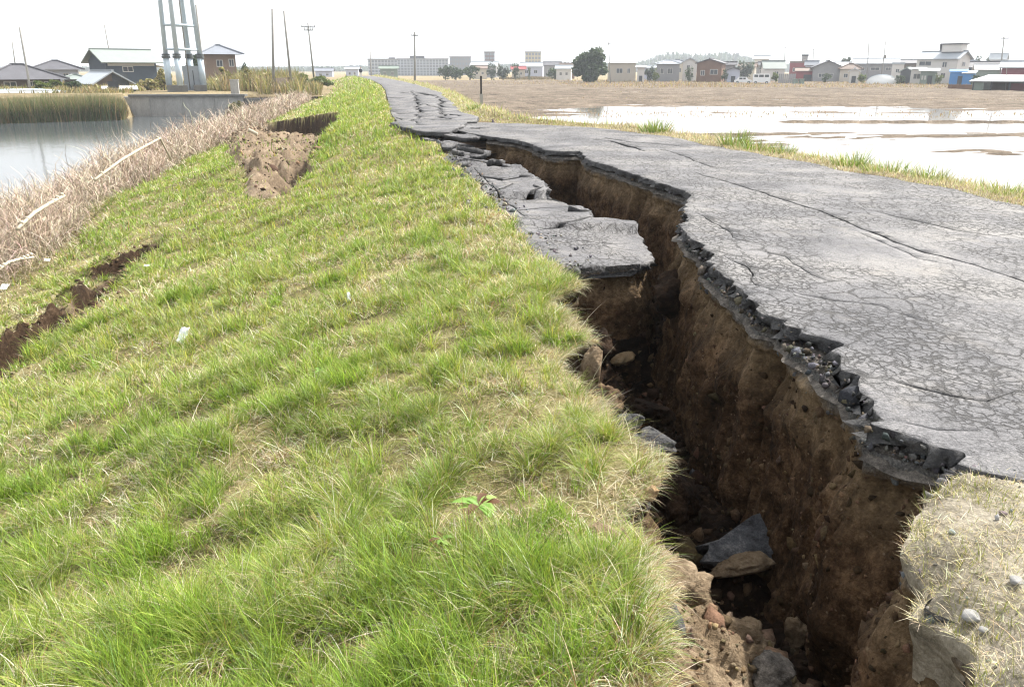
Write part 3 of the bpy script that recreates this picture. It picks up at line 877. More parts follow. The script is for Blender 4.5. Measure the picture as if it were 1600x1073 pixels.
# ---- short sward: density follows distance so that the turf stays closed
BANDS = [(0.9, 3.2, 90000), (3.2, 6.0, 125000), (6.0, 11, 120000), (11, 20, 75000), (20, 38, 56000), (38, 80, 34000), (80, 190, 15000)]
for (r0, r1, n) in BANDS:
    got = 0; px_ = []
    for _ in range(30):
        q = rng.uniform(0, 1, (n, 2))
        y = np.sqrt(r0 ** 2 + (r1 ** 2 - r0 ** 2) * q[:, 0]) if r0 < 11 else r0 * (r1 / r0) ** q[:, 0]
        x = XG(y) - q[:, 1] ** 1.15 * 10.5 + .02
        z = zslope(x, y)
        ok = seen(x, y, z)
        s = soilmask(x, y)
        cm = fbm(x * 5.5, y * 5.5, 219, 3)
        if r0 < 11: ok &= rng.uniform(0, 1, n) < .16 + .84 * sstep(.38, .54, cm)
        ok &= rng.uniform(0, 1, n) > s * .92 + .18 * sstep(.55, .75, fbm(x * 2.1, y * 2.1, 203, 3)) * (y < 12)
        px_.append(np.stack([x[ok], y[ok], z[ok]], 1)); got += ok.sum()
        if got >= n: break
    b = np.vstack(px_)[:n]; n_ = len(b)
    x, y = b[:, 0], b[:, 1]
    r = np.hypot(x, y)
    d = XG(y) - x
    lush = .35 * fbm(x * .8, y * .8, 210, 4) + .65 * fbm(x * 2.6, y * 2.6, 211, 3) + .03 * sstep(6, 2, r)
    tint = fbm(x * .35, y * .35, 215, 3)
    fine = fbm(x * 3.3, y * 3.3, 216, 3)
    edge = np.exp(-np.maximum(d, 0) / (.10 + .25 * (y > BLOCK_Y)))
    gravel = np.exp(-np.maximum(d, 0) / .5) * sstep(5.5, 7.5, y) * sstep(13, 9, y)
    straw_p = np.clip(.44 + .15 * sstep(-4.3, -5, x) + .7 * (.52 - lush) * 2.2 + .35 * (fine - .5) + .75 * edge + .5 * gravel + .35 * sstep(-4.3, -5.2, x) * sstep(.4, .6, tint) , .06, .95)
    straw = rng.uniform(0, 1, n_) < straw_p
    ypx = np.clip((tint - .5) * 3 + .5, 0, 1)
    pg = rng.uniform(0, 1, n_)
    gi = np.where(pg < .45, np.where(ypx > .5, 2, 1), np.where(pg < .65, 0, np.where(pg < .85, 1, np.where(ypx > .4, 4, 3))))
    tcl = .6 * vnoise(x * 3.1, y * 3.1, 224) + .4 * vnoise(x * 8.0, y * 8.0, 225)
    straw = rng.uniform(0, 1, n_) < np.clip(straw_p + .75 * (.47 - tcl), .03, .97)
    gi = np.where(tcl > .60, np.where(pg < .6, 0, 1), gi)
    gc = GREEN[gi] * (.72 + .6 * tcl)[:, None] * rng.normal(1, .30, (n_, 1)) * rng.normal(1, .07, (n_, 3))
    col = np.where(straw[:, None], pick(STRAW, n_), np.clip(gc, .005, .8))
    h = (.05 + .15 * np.clip(lush - .38, 0, 1)) * rng.lognormal(0, .35, n_) * (1 - .55 * edge) * (1 + .012 * r)
    h = np.where(straw, h * .85, h) * (.55 + 1.1 * sstep(.40, .62, fbm(x * 5.5, y * 5.5, 219, 3)))
    w = np.maximum(.0036, .00085 * r) * rng.uniform(.6, 1.5, n_)
    az = rng.uniform(0, 2 * np.pi, n_)
    az = np.where(rng.uniform(0, 1, n_) < .12, rng.normal(-1.9, .7, n_), az)       # combed a little down the slope
    l0 = np.abs(rng.normal(.15, .22, n_)) + np.where(straw, rng.uniform(.3, 1.1, n_), 0)
    l1 = rng.uniform(.3, 1.5, n_)
    b[:, 2] -= .008
    grass.add(b, h, w, az, l0, l1, col, 3 if r1 < 12 else 2)
# ---- dead blades lying over the sward
n = 70000
y = 1.0 * (14 / 1.0) ** rng.uniform(0, 1, n); x = XG(y) - rng.uniform(0, 1, n) ** 1.1 * 8.5
z = zslope(x, y); ok = seen(x, y, z) & (rng.uniform(0, 1, n) > soilmask(x, y)) & (rng.uniform(0, 1, n) < .25 + .75 * sstep(.42, .6, fbm(x * 1.7, y * 1.7, 222, 3)))
x, y, z = x[ok], y[ok], z[ok]; n = len(x); r = np.hypot(x, y)
grass.add(np.stack([x, y, z + .01], 1), rng.lognormal(np.log(.11), .4, n), np.maximum(.0034, .0008 * r) * rng.uniform(.6, 1.3, n), rng.uniform(0, 2 * np.pi, n), rng.uniform(.3, 1.2, n), rng.uniform(.5, 1.6, n), pick(STRAW, n, p=[.3, .25, .2, .1, .15]), 4)
# ---- tussocks: long arching blades out of one crown
def tussocks(xc, yc, rad, hh, nb, green, gen=rng, wmul=1.0):
    n = len(xc)
    tot = int(nb.sum()); ti = np.repeat(np.arange(n), nb)
    rr = np.sqrt(gen.uniform(0, 1, tot)); aa = gen.uniform(0, 2 * np.pi, tot)
    x = xc[ti] + np.sin(aa) * rr * rad[ti]; y = yc[ti] + np.cos(aa) * rr * rad[ti]
    z = zslope(x, y) - .012
    az = aa + gen.normal(0, .7, tot)
    lean = .12 + .75 * rr + gen.normal(0, .15, tot)
    h = hh[ti] * gen.uniform(.55, 1.15, tot)
    w = np.maximum(.0034, .0008 * np.hypot(x, y)) * gen.uniform(.7, 1.3, tot) * wmul
    dead = gen.uniform(0, 1, tot) < (.10 + .25 * rr * (1 - green[ti]))
    base = np.where((gen.uniform(0, 1, tot) < green[ti])[:, None], GREEN[gen.integers(0, 2, tot)], GREEN[gen.integers(1, 3, tot)])
    gc = base * (1.12 - .30 * green[ti])[:, None] * gen.normal(1, .18, (tot, 1)) * gen.normal(1, .05, (tot, 3))
    col = np.where(dead[:, None], pick(STRAW, tot, gen), np.clip(gc, .005, .8))
    grass.add(np.stack([x, y, z], 1), h, w, az, lean * .6, .5 + lean * 1.1, col, 4)
def scatter(n, r0, r1, keep):
    xs, ys = [], []; g = 0
    while g < n:
        q = rng.uniform(0, 1, (n * 3, 2))
        y = np.sqrt(r0 ** 2 + (r1 ** 2 - r0 ** 2) * q[:, 0]); x = XG(y) - .06 - q[:, 1] * 8.0
        ok = seen(x, y, zslope(x, y)) & (soilmask(x, y) < .35) & keep(x, y)
        xs.append(x[ok]); ys.append(y[ok]); g += ok.sum()
    return np.concatenate(xs)[:n], np.concatenate(ys)[:n]
cl = lambda x, y: rng.uniform(0, 1, len(x)) < sstep(.36, .58, fbm(x * 1.9, y * 1.9, 212, 3))
for n, r0, r1, hm, nbm, radm in ((420, 1.2, 4.0, .17, 100, .05), (850, 4.0, 8.0, .155, 60, .065), (1000, 8, 16, .16, 34, .09), (800, 16, 40, .19, 16, .15)):
    x, y = scatter(n, r0, r1, cl)
    tussocks(x, y, rng.uniform(.5, 1.3, n) * radm, rng.uniform(.65, 1.4, n) * hm, (rng.uniform(.5, 1.5, n) * nbm).astype(int), rng.uniform(0, 1, n))
# the big tussocks one can pick out near the camera (pixel of the crown, height, spread)
BIG = [(350, 1010, .26, .13), (430, 960, .22, .10), (520, 850, .25, .14), (560, 800, .22, .11), (690, 745, .20, .12), (660, 780, .20, .10), (830, 715, .15, .10), (860, 930, .20, .13), (800, 960, .17, .12),
       (940, 900, .17, .11), (265, 775, .17, .09), (330, 700, .15, .10), (60, 860, .17, .12), (670, 640, .13, .08), (600, 620, .13, .09), (480, 660, .14, .09), (350, 480, .15, .10), (650, 370, .13, .11),
       (760, 520, .12, .09), (690, 400, .12, .10), (900, 520, .09, .05), (980, 1010, .17, .12), (640, 1040, .19, .12), (720, 860, .17, .11), (40, 940, .18, .12), (905, 640, .11, .08), (190, 960, .15, .12)]
bh = np.array([hit(a, b) for a, b, _, _ in BIG])
tussocks(bh[:, 0], bh[:, 1], np.array([b[3] for b in BIG]) * .8, np.array([b[2] for b in BIG]) * 1.22, np.full(len(BIG), 330), rng.uniform(.4, 1, len(BIG)))
# ---- fringe of dead roots and straw hanging over the broken lip
n = 16000
y = 1.2 + (BLOCK_Y - 1.25) * rng.uniform(0, 1, n) ** 1.3; x = XG(y) - np.abs(rng.normal(0, .07, n)) + .01
z = zslope(x, y, False)
out_az = rng.normal(np.pi / 2, .8, n)
grass.add(np.stack([x, y, z - .01], 1), rng.lognormal(np.log(.075), .45, n), np.maximum(.0025, .0006 * y) * rng.uniform(.6, 1.2, n), out_az, rng.uniform(.5, 1.4, n), rng.uniform(.4, 1.5, n),
          np.where(rng.uniform(0, 1, (n, 1)) < .25, pick(GREEN, n), pick(STRAW, n)), 3)
ob = grass.build('grass', 'grass_blade'); tag(ob, 'green and straw coloured grass covering the levee slope beside the fissure', 'grass', kind='stuff')

# ---- dry grass on the corner right of the fissure and along the land side verge
dry = Blades()
n = 60000
q = rng.uniform(0, 1, (n * 2, 2))
y = -.3 + q[:, 0] * (near_b[:, 1].max() + .35); x = XTR(y) + q[:, 1] ** 1.3 * 4.2
lim = y - ycorner(x)
ok = (lim < rng.normal(-.06, .07, len(y))) & seen(x, y, 0 * x, 220) & (rng.uniform(0, 1, len(y)) > .8 * sstep(.50, .68, fbm(x * 3, y * 3, 230, 4)))
x, y = x[ok][:n], y[ok][:n]; n = len(x)
z = zcorner(x, y)
gr = rng.uniform(0, 1, n) < .12 + .45 * sstep(.5, .7, fbm(x * 4, y * 4, 232, 3))
gcol = pick(np.array([(.22, .24, .05), (.16, .19, .05), (.27, .27, .09)]), n)
dry.add(np.stack([x, y, z - .006], 1), rng.lognormal(np.log(.035), .4, n), rng.uniform(.0016, .0030, n), rng.uniform(0, 2 * np.pi, n), np.where(gr, rng.uniform(.1, .6, n), rng.uniform(.6, 1.5, n)), rng.uniform(0, .8, n),
        np.where(gr[:, None], gcol, pick(STRAW[:4], n) * 1.15), 3)
# verge strip
n = 70000
y = 4 * (190 / 4) ** rng.uniform(0, 1, n); dd = rng.uniform(0, 1, n) ** 1.2
wid = np.where(y < 22, 1.3, 2.6); d = -.05 + dd * wid
x = XRE(y) + d
z = bank_z(d, x, y)
green = rng.uniform(0, 1, n) < .08 + .45 * sstep(.2, .8, d / wid) * sstep(.42, .6, fbm(x * .5, y * .25, 240, 3)) + .25 * (y > 22)
r = np.hypot(x, y)
h = (.04 + .075 * sstep(.1, .9, d)) * rng.lognormal(0, .35, n) * (1 + .012 * r)
dry.add(np.stack([x, y, z - .01], 1), h, np.maximum(.004, .0008 * r) * rng.uniform(.7, 1.3, n), rng.uniform(0, 2 * np.pi, n), np.abs(rng.normal(.2, .25, n)), rng.uniform(.2, 1.2, n),
        np.where(green[:, None], pick(GREEN[[1, 2, 4]], n), pick(np.array([(.42, .37, .27), (.50, .46, .36), (.34, .29, .20)]), n)), 2)
ob = dry.build('dry_grass', 'grass_blade'); tag(ob, 'short straw coloured grass along the verge right of the road', 'grass', kind='stuff')

# ---- the fuller tufts standing along the land side verge: each one a thing
def tuft_thing(px, py, hgt, rad, nb, label):
    lo, hi = 4.0, 70.0; d = .55
    for _ in range(40):
        y = .5 * (lo + hi); q = project(float(XRE(np.array(y))) + d, y, -.1)
        if q[0] > px: lo = y
        else: hi = y
    x = float(XRE(np.array(y))) + d
    z = float(bank_z(np.array(d), np.array(x), np.array(y)))
    o = empty('grass_tuft', (x, y, z))
    B = Blades(); g = np.random.default_rng(int(px))
    rr = np.sqrt(g.uniform(0, 1, nb)); aa = g.uniform(0, 2 * np.pi, nb)
    base = np.stack([np.sin(aa) * rr * rad, np.cos(aa) * rr * rad * .7, -np.abs(g.normal(.02, .01, nb))], 1)
    B.add(base, hgt * 1.0 * g.uniform(.35, 1.1, nb), .0008 * y * g.uniform(.7, 1.3, nb), aa + g.normal(0, .6, nb), .1 + .4 * rr, g.uniform(.2, 1.0, nb),
          np.where(g.uniform(0, 1, (nb, 1)) < .15, pick(STRAW, nb, g), pick(GREEN[[0, 1, 3, 3]] * .85, nb, g)), 4, gen=g)
    B.build('blades', 'grass_blade', o)
    return tag(o, label, 'grass tuft', 'grass tufts on the land side verge')
tuft_thing(1026, 206, .55, .40, 260, 'bright green rounded grass tuft at the far left end of the roadside verge')
tuft_thing(1148, 226, .55, .34, 240, 'tall upright grass tuft on the verge, second from the left')
tuft_thing(1180, 238, .42, .45, 200, 'low spreading grass tuft just right of the tall upright one')
tuft_thing(1222, 243, .34, .24, 200, 'small dense green tuft on the verge before the dry straw gap')
tuft_thing(1330, 258, .45, .30, 240, 'dark green pointed tuft in the middle of the roadside verge')
tuft_thing(1388, 270, .34, .42, 220, 'wide low green tuft on the verge right of the pointed one')
tuft_thing(1450, 278, .36, .34, 180, 'thin yellowish tuft with long stems near the right of the verge')
tuft_thing(1580, 308, .30, .38, 200, 'green tuft at the right edge of the picture on the verge')
tuft_thing(745, 148, .32, .40, 120, 'green leafy clump on the verge beside the thin marker post')

# ---- broad leaved weed in the sward
def weed(px, py, nl, size, label, seed):
    g = np.random.default_rng(seed)
    x, y = hit(px, py); z = float(zslope(np.array([x]), np.array([y]))[0])
    o = empty('weed_plant', (x, y, z + .02))
    for k in range(nl):
        a = 2 * math.pi * k / nl + g.normal(0, .25); L = size * g.uniform(.7, 1.2); W = L * g.uniform(.34, .46)
        rise = g.uniform(.25, .75)
        vs_, fs_ = [], []
        K = 7
        for i in range(K + 1):
            t = i / K
            s = L * t; zz = s * rise - .9 * s * s / L * rise + .05
            ww = W * .5 * math.sin(math.pi * min(1, .10 + .9 * t)) ** .8 * (1 if i < K else .05) * (1 + .12 * math.sin(t * 17 + k))
            for j, uu in enumerate((-1, 0, 1)):
                px2, py2 = s, uu * ww
                vs_.append((math.sin(a) * px2 + math.cos(a) * py2, math.cos(a) * px2 - math.sin(a) * py2, zz + abs(uu) * ww * .35))
        for i in range(K):
            for j in range(2): fs_.append((3 * i + j, 3 * i + j + 1, 3 * i + j + 4, 3 * i + j + 3))
        c = np.array([(0.17, .30, .06), (.15, .26, .05), (.24, .34, .09)])[g.integers(0, 3)] if g.uniform() > .15 else np.array((.10, .05, .022))
        me_ = mesh_np('leaf', np.array(vs_), [np.array(fs_)], cols=np.repeat(c[None], len(vs_), 0))
        link('leaf', me_, M['grass_blade'], o, True)
    return tag(o, label, 'weed')
weed(748, 792, 13, .12, 'broad leaved weed with red brown dead leaves in the grass near the fissure', 3)
weed(690, 850, 7, .06, 'small broad leaved weed between long tussocks below the larger weed', 5)
weed(500, 600, 6, .06, 'small flat weed in the middle of the slope', 8)

# ---- dead creepers along the water's edge
br = Blades()
n = 62000
y = 7.5 * (100 / 7.5) ** rng.uniform(0, 1, n)
u = rng.uniform(0, 1, n)
x = -7.5 - u * 4.5 + (fbm(y * .35, y * 0, 250, 3) - .5) * 1.6
z = zslope(x, y)
ok = seen(x, y, z + .8, 250); x, y, z, u = x[ok], y[ok], z[ok], u[ok]; n = len(x)
hump = (.55 + .9 * fbm(x * .5, y * .35, 252, 3)) * np.sin(np.pi * np.clip(.18 + .72 * u, 0, 1))
z = z + hump * rng.uniform(0, .75, n)
r = np.hypot(x, y)
TW = np.array([(.34, .28, .21), (.44, .37, .29), (.24, .185, .135), (.50, .43, .34), (.38, .30, .235)])
br.add(np.stack([x, y, z], 1), hump * rng.uniform(.5, 1.3, n) + .2, np.maximum(.006, .00062 * r) * rng.uniform(.6, 1.3, n), rng.uniform(0, 2 * np.pi, n), np.abs(rng.normal(.3, .4, n)), rng.uniform(.6, 2.6, n), pick(TW, n, var=.2), 5, .4, .45)
ob = br.build('brush', 'twig'); tag(ob, 'tangle of dead pinkish brown creepers along the water edge', 'brush', kind='stuff')
# ================================================================== WATER, FIELDS, FAR GROUND
LZ = -1.15                                          # land beyond the river
RZ = -3.25                                          # river level
wA, wB = pt(196, 182, gdepth(182, RZ)), pt(446, 181, gdepth(181, RZ))
rA, rB = pt(-260, 201, gdepth(201, RZ)), pt(192, 188, gdepth(188, RZ))
RIVER = [(-2, -60), (-2, 100), (wB.x + 6, wB.y + 6), (wB.x, wB.y + 2.6), (wA.x - 1, wA.y + 2.6), (rB.x, rB.y + 3.5), (rA.x, rA.y + 3.5), (-260, rA.y - 40), (-260, -60)]
gx = np.r_[-3000, -1500, -800, -400, np.arange(-260, -60, 10), np.arange(-60, -3, 1.0), -1, 2, 5, 8, 20, 60, 150, 300, 600, 1200, 3000]
gy = np.r_[-80, -40, -20, np.arange(-10, 130, 1.2), np.arange(130, 420, 12), 500, 700, 1000, 1600, 2600, 4500]
Yq, Xq = np.meshgrid(gy, gx, indexing='ij')
inr = pinside(Xq, Yq, RIVER)
Zq = np.where(inr, -4.4, np.where(Xq > -3, np.where(Yq < 230, -2.35, -1.95), LZ + (fbm(Xq * .05, Yq * .05, 300) - .5) * .3))
Zq = np.where((Xq <= -3) & (Yq > 230), np.minimum(Zq, LZ - .4 * sstep(230, 500, Yq)), Zq)
o = link('ground', grid_mesh('ground', Xq, Yq, Zq), M['dry_land'], smooth=True); tag(o, kind='structure')

def flat(name, pts, z, mat):
    me = bpy.data.meshes.new(name)
    me.from_pydata([(x, y, z) for x, y in pts], [], [tuple(range(len(pts)))]); me.update()
    o = link(name, me, M[mat])
    if o.data.polygons[0].normal.z < 0: o.data.flip_normals()
    return tag(o, kind='structure')
flat('river', [(-10.6, -60), (-10.6, 118), (wB.x + 1, wB.y + 12), (-260, 118), (-260, -60)], RZ, 'river_water')

# paddies: mud pokes through a film of water
yv = rowsY(-8, 236, .35, .0065)
xv = np.r_[0, np.cumsum(.35 * 1.022 ** np.arange(170))]
Yq, Tq = np.meshgrid(yv, xv, indexing='ij'); Xq = XRE(Yq) + 1.7 + Tq
dist = Xq * SY + Yq * CY
lat = Xq * CY - Yq * SY
band = fbm(lat * .035, dist * .16, 310, 5)
fin = fbm(lat * .35, dist * .9, 315, 4)
mh = (band - .5) * .30 + (fin - .5) * .16 + (fbm(lat * 1.3, dist * 3.0, 317, 4) - .5) * .10 - .058
mh += .15 * sstep(60, 92, dist + .12 * lat + 14 * (fbm(lat * .03, dist * .05, 320, 3) - .5)) + .06 * sstep(92, 130, dist)
mh -= .10 * sstep(.60, .68, fbm(lat * .018 + 4, dist * .13, 325, 4)) * (dist < 150)
mh += .14 * sstep(4, -8, lat - .08 * dist) * sstep(20, 45, dist)                              # brown corner by the road
for (py, x0, w_, hh) in ((191, 1230, .62, .13), (157.5, 500, .8, .10), (131, 600, .8, .25), (127, 650, 1.2, .30)):
    dd = gdepth(py, FZ); l0 = (x0 - 800) / FPX * dd * .95
    wob = .5 * (fbm(lat * .2, lat * 0, 330 + int(py), 3) - .5)
    mh = np.maximum(mh, (hh + .3) * np.exp(-((dist - dd + wob + .006 * (lat - l0)) / w_) ** 2) * sstep(l0 - 3, l0 + 1, lat) - .3)
o = link('paddy_field', grid_mesh('paddy_field', Xq, Yq, FZ + mh), M['mud'], smooth=True); tag(o, kind='structure')
yw = np.linspace(-8, 232, 40)
tag(link('paddy_water', grid_mesh('paddy_water', np.stack([XRE(yw) + 1.75, 0 * yw + 260], 1), np.stack([yw, yw], 1), np.full((40, 2), FZ)), M['paddy_water']), kind='structure')

# dry reed and stubble over the fields
st = Blades()
n = 52000
dd = 60 * (235 / 60) ** rng.uniform(0, 1, n); la = rng.uniform(-.30, .75, n) * dd
x = la * CY + dd * SY; y = -la * SY + dd * CY
ok = (x > XRE(y) + 2.2) & seen(x, y, 0 * x - 1.8)
x, y, dd, la = x[ok], y[ok], dd[ok], la[ok]; n = len(x)
far = sstep(135, 160, dd)
keepp = .25 + .75 * far
keepp *= sstep(.40, .52, fbm(la * .03, dd * .12, 340, 4)) * (1 - far) + far
ok = rng.uniform(0, 1, n) < keepp
x, y, dd, la, far = x[ok], y[ok], dd[ok], la[ok], far[ok]; n = len(x)
st.add(np.stack([x, y, np.full(n, FZ - .02)], 1), (.14 + .75 * far * fbm(la * .05, dd * .05, 345, 3)) * rng.uniform(.5, 1.3, n), .0011 * dd * rng.uniform(.6, 1.3, n), rng.uniform(0, 6.28, n), np.abs(rng.normal(.1, .2, n)), rng.uniform(.1, .9, n),
       pick(np.array([(.27, .20, .13), (.33, .25, .165), (.22, .165, .10), (.30, .255, .13)]), n, var=.15), 2)
# dark sedge strip
n = 3000
q = pt(832, 124, gdepth(124, FZ)); a = rng.normal(0, 1, n); b = rng.normal(0, 1, n)
x = q.x + CY * a * 4.2 + SY * b * 3.5; y = q.y - SY * a * 4.2 + CY * b * 3.5
st.add(np.stack([x, y, np.full(n, FZ)], 1), rng.uniform(.5, 1.1, n), np.full(n, .2), rng.uniform(0, 6.28, n), np.abs(rng.normal(.1, .2, n)), rng.uniform(.1, .9, n), pick(np.array([(.13, .10, .055), (.17, .13, .07)]), n), 2)
o = st.build('dry_reeds', 'grass_blade'); tag(o, 'dry tan reeds and rice stubble standing across the far fields', 'reeds', kind='stuff')

# reeds on the far bank of the river
rd = Blades()
n = 26000
t = rng.uniform(0, 1, n); off = rng.uniform(0, 1, n) ** 1.3 * 4.5
ex_ = np.array([(rA.x, rA.y), (rB.x, rB.y), (wA.x + .6, wA.y - .6)])
L = np.r_[0, np.cumsum(np.linalg.norm(np.diff(ex_, axis=0), axis=1))]
s = t * L[-1]; x = np.interp(s, L, ex_[:, 0]); y = np.interp(s, L, ex_[:, 1])
tail = sstep(L[-1] * .70, L[-1] * .985, s)
nrm = np.array([-(ex_[1] - ex_[0])[1], (ex_[1] - ex_[0])[0]]); nrm /= np.linalg.norm(nrm)
if nrm[1] < 0: nrm = -nrm
x = x + nrm[0] * off; y = y + nrm[1] * off
hr = (2.35 + .7 * fbm(s * .3, s * 0, 360, 3)) * (1 - .72 * tail) * rng.uniform(.55, 1.1, n)
grn = rng.uniform(0, 1, n) < (.72 - .75 * tail)
rd.add(np.stack([x, y, np.full(n, RZ - .1)], 1), hr, np.full(n, .055) * rng.uniform(.6, 1.4, n), rng.uniform(0, 6.28, n), np.abs(rng.normal(.05, .08, n)), rng.uniform(.1, .7, n),
       np.where(grn[:, None], pick(np.array([(.10, .135, .055), (.13, .16, .075), (.15, .16, .09)]), n), pick(np.array([(.28, .215, .13), (.24, .18, .115)]), n)), 3)
o = rd.build('reeds', 'grass_blade'); tag(o, 'grey green reed bed with tan stems along the far bank of the river', 'reeds', kind='stuff')

# ================================================================== MATERIALS OF THE FAR THINGS
for nm, c, r_, v in (('tile_grey', (.075, .075, .085), .6, .25), ('tile_blue', (.17, .185, .215), .5, .15), ('roof_green', (.19, .22, .205), .45, .1), ('roof_white', (.50, .51, .52), .5, .06), ('roof_pale', (.30, .33, .36), .5, .1),
                     ('roof_brown', (.16, .12, .10), .7, .2), ('wall_navy', (.045, .060, .080), .8, .2), ('wall_white', (.52, .50, .475), .8, .08), ('wall_lavender', (.40, .42, .50), .8, .1),
                     ('wall_brown', (.15, .085, .055), .8, .2), ('wall_orange', (.22, .155, .115), .8, .15), ('wall_beige', (.42, .38, .32), .8, .1), ('wall_grey', (.23, .23, .235), .8, .12), ('wall_red', (.22, .05, .055), .7, .15),
                     ('wall_maroon', (.17, .045, .06), .7, .12), ('sheet_blue', (.035, .19, .46), .45, .1), ('wall_green', (.17, .21, .18), .8, .15), ('wall_timber', (.11, .085, .065), .85, .25), ('trim_dark', (.04, .045, .05), .6, .2),
                     ('apartment_blue', (.44, .47, .52), .8, .05), ('apartment_brown', (.17, .12, .13), .8, .1), ('apartment_yellow', (.46, .40, .27), .8, .08), ('film_white', (.66, .67, .66), .4, .06), ('paint_white', (.68, .69, .70), .3, .05),
                     ('rubber', (.02, .02, .02), .8, .1), ('cloth_dark', (.02, .022, .035), .9, .2), ('cloth_pale', (.40, .40, .42), .9, .1), ('skin', (.42, .27, .20), .6, .05), ('hair', (.015, .012, .01), .6, .1), ('bark', (.09, .07, .055), .9, .3), ('paint_teal', (.08, .22, .22), .4, .1)):
    simple(nm, c, r_, v, 0.7)
simple('pane_pale', (.20, .23, .27), .3, .2)
m, nt, b = new_mat('glass'); b.inputs['Base Color'].default_value = (.045, .055, .065, 1); b.inputs['Roughness'].default_value = .08; b.inputs['Specular IOR Level'].default_value = .6; M['glass'] = m

# ================================================================== HOUSES
def frame(px0, px1, depth, zb, turn=0.0):
    a, c = pt(px0, 110, depth), pt(px1, 110, depth)
    mid = (a + c) / 2
    w = (Vector((c.x, c.y)) - Vector((a.x, a.y))).length
    return Vector((mid.x, mid.y, zb)), w, math.atan2(-mid.x, mid.y) + R(turn)

def window(parent, x, y, z, w, h, face='f', frm='wall_white'):
    """frame with a pane and a mullion; face f = towards -y, r = towards +x"""
    B = MB(); t = .09; dpt = .08
    for c, s in (((0, 0, h / 2), (w + t, dpt, t)), ((0, 0, -h / 2), (w + t, dpt, t)), ((-w / 2, 0, 0), (t, dpt, h - t)), ((w / 2, 0, 0), (t, dpt, h - t)), ((0, 0, 0), (t * .8, dpt * .8, h - t))):
        B.box(c, s)
    o = B.build('window', M[frm], parent)
    o.location = (x, y, z)
    if face == 'r': o.rotation_euler = (0, 0, R(90))
    p = MB().box((0, .02, 0), (w - t * .5, .02, h - t * .5)).build('pane', M['glass'], o)
    return o

def house(label, px0, px1, pe, pr, depth, wall, roof, kind='x', zb=FZ, dr=.7, turn=0., over=.5, wins=(), rwins=(), name='house', cat='house', door=None, group=None, ridge=.5, slack=1.0):
    """pe / pr: eave and ridge heights in the photograph at that distance"""
    loc, w, rz = frame(px0, px1, depth, zb, turn)
    pm = .5 * (px0 + px1)
    he = pt(pm, pe, depth).z - zb; hr = pt(pm, pr, depth).z - zb
    d = w * dr
    o = empty(name, loc, rz)
    B = MB(); hw, hd = w / 2, d / 2
    if kind in ('flat', 'hip', 'x', 'y', 'shed'):
        B.box((0, 0, he / 2), (w, d, he))
        if kind == 'x':
            for sx in (-hw, hw): B.solid([(sx, -hd, he), (sx, hd, he), (sx, 0, hr - .05)] if sx > 0 else [(sx, hd, he), (sx, -hd, he), (sx, 0, hr - .05)], .15)
        if kind == 'y':
            for sy in (-hd, hd): B.solid([(-hw, sy, he), (hw, sy, he), (0, sy, hr - .05)] if sy < 0 else [(hw, sy, he), (-hw, sy, he), (0, sy, hr - .05)], .15)
    B.build('wall', M[wall], o)
    Rf = MB(); ov = over; t = .16
    sl = (hr - he)
    if kind == 'x':
        k = sl / hd
        Rf.solid([(-hw - ov, -hd - ov, he - ov * k + t), (hw + ov, -hd - ov, he - ov * k + t), (hw + ov, 0, hr + t), (-hw - ov, 0, hr + t)], t)
        Rf.solid([(hw + ov, hd + ov, he - ov * k + t), (-hw - ov, hd + ov, he - ov * k + t), (-hw - ov, 0, hr + t), (hw + ov, 0, hr + t)], t)
        Rf.box((0, 0, hr + t + .06), (w + 2 * ov, .35, .16))
    elif kind == 'y':
        k = sl / hw
        Rf.solid([(-hw - ov, hd + ov, he - ov * k + t), (-hw - ov, -hd - ov, he - ov * k + t), (0, -hd - ov, hr + t), (0, hd + ov, hr + t)], t)
        Rf.solid([(hw + ov, -hd - ov, he - ov * k + t), (hw + ov, hd + ov, he - ov * k + t), (0, hd + ov, hr + t), (0, -hd - ov, hr + t)], t)
        Rf.box((0, 0, hr + t + .06), (.35, d + 2 * ov, .16))
    elif kind == 'hip':
        rl = max(w - d, w * .18) * ridge
        P = [(-hw - ov, -hd - ov, he), (hw + ov, -hd - ov, he), (hw + ov, hd + ov, he), (-hw - ov, hd + ov, he)]
        Ra, Rb = (-rl / 2, 0, hr), (rl / 2, 0, hr)
        v = [Rf.bm.verts.new(p) for p in P] + [Rf.bm.verts.new(Ra), Rf.bm.verts.new(Rb)]
        for f in ((0, 1, 5, 4), (2, 3, 4, 5), (1, 2, 5), (3, 0, 4), (3, 2, 1, 0)): Rf.bm.faces.new([v[i] for i in f])
        Rf.box((0, 0, hr + .05), (rl + .4, .4, .25))
        for s1, c1 in ((Ra, P[0]), (Rb, P[1])): Rf.tube([Vector(s1) + Vector((0, 0, .05)), Vector(c1) + Vector((0, 0, .08))], .14, 6)
    elif kind == 'flat':
        Rf.box((0, 0, he + .25), (w + .3, d + .3, .5))
    elif kind == 'shed':
        Rf.solid([(-hw - ov, -hd - ov, he + .02), (hw + ov, -hd - ov, he + .02), (hw + ov, hd + ov, hr + .05), (-hw - ov, hd + ov, hr + .05)], -.12)
    Rf.build('roof', M[roof], o)
    for (u, v, ww, hh) in wins: window(o, -hw + u * w, -hd - .03, v * he, ww * w, hh * he)
    for (u, v, ww, hh) in rwins: window(o, hw + .03, -hd + u * d, v * he, ww * d, hh * he, 'r')
    if door: MB().box((0, 0, 0), (door[1], .1, door[2])).build('door', M['trim_dark'], o).location = (-hw + door[0] * w, -hd - .04, door[2] / 2)
    tag(o, label, cat, group)
    return o, w, d, he, hr

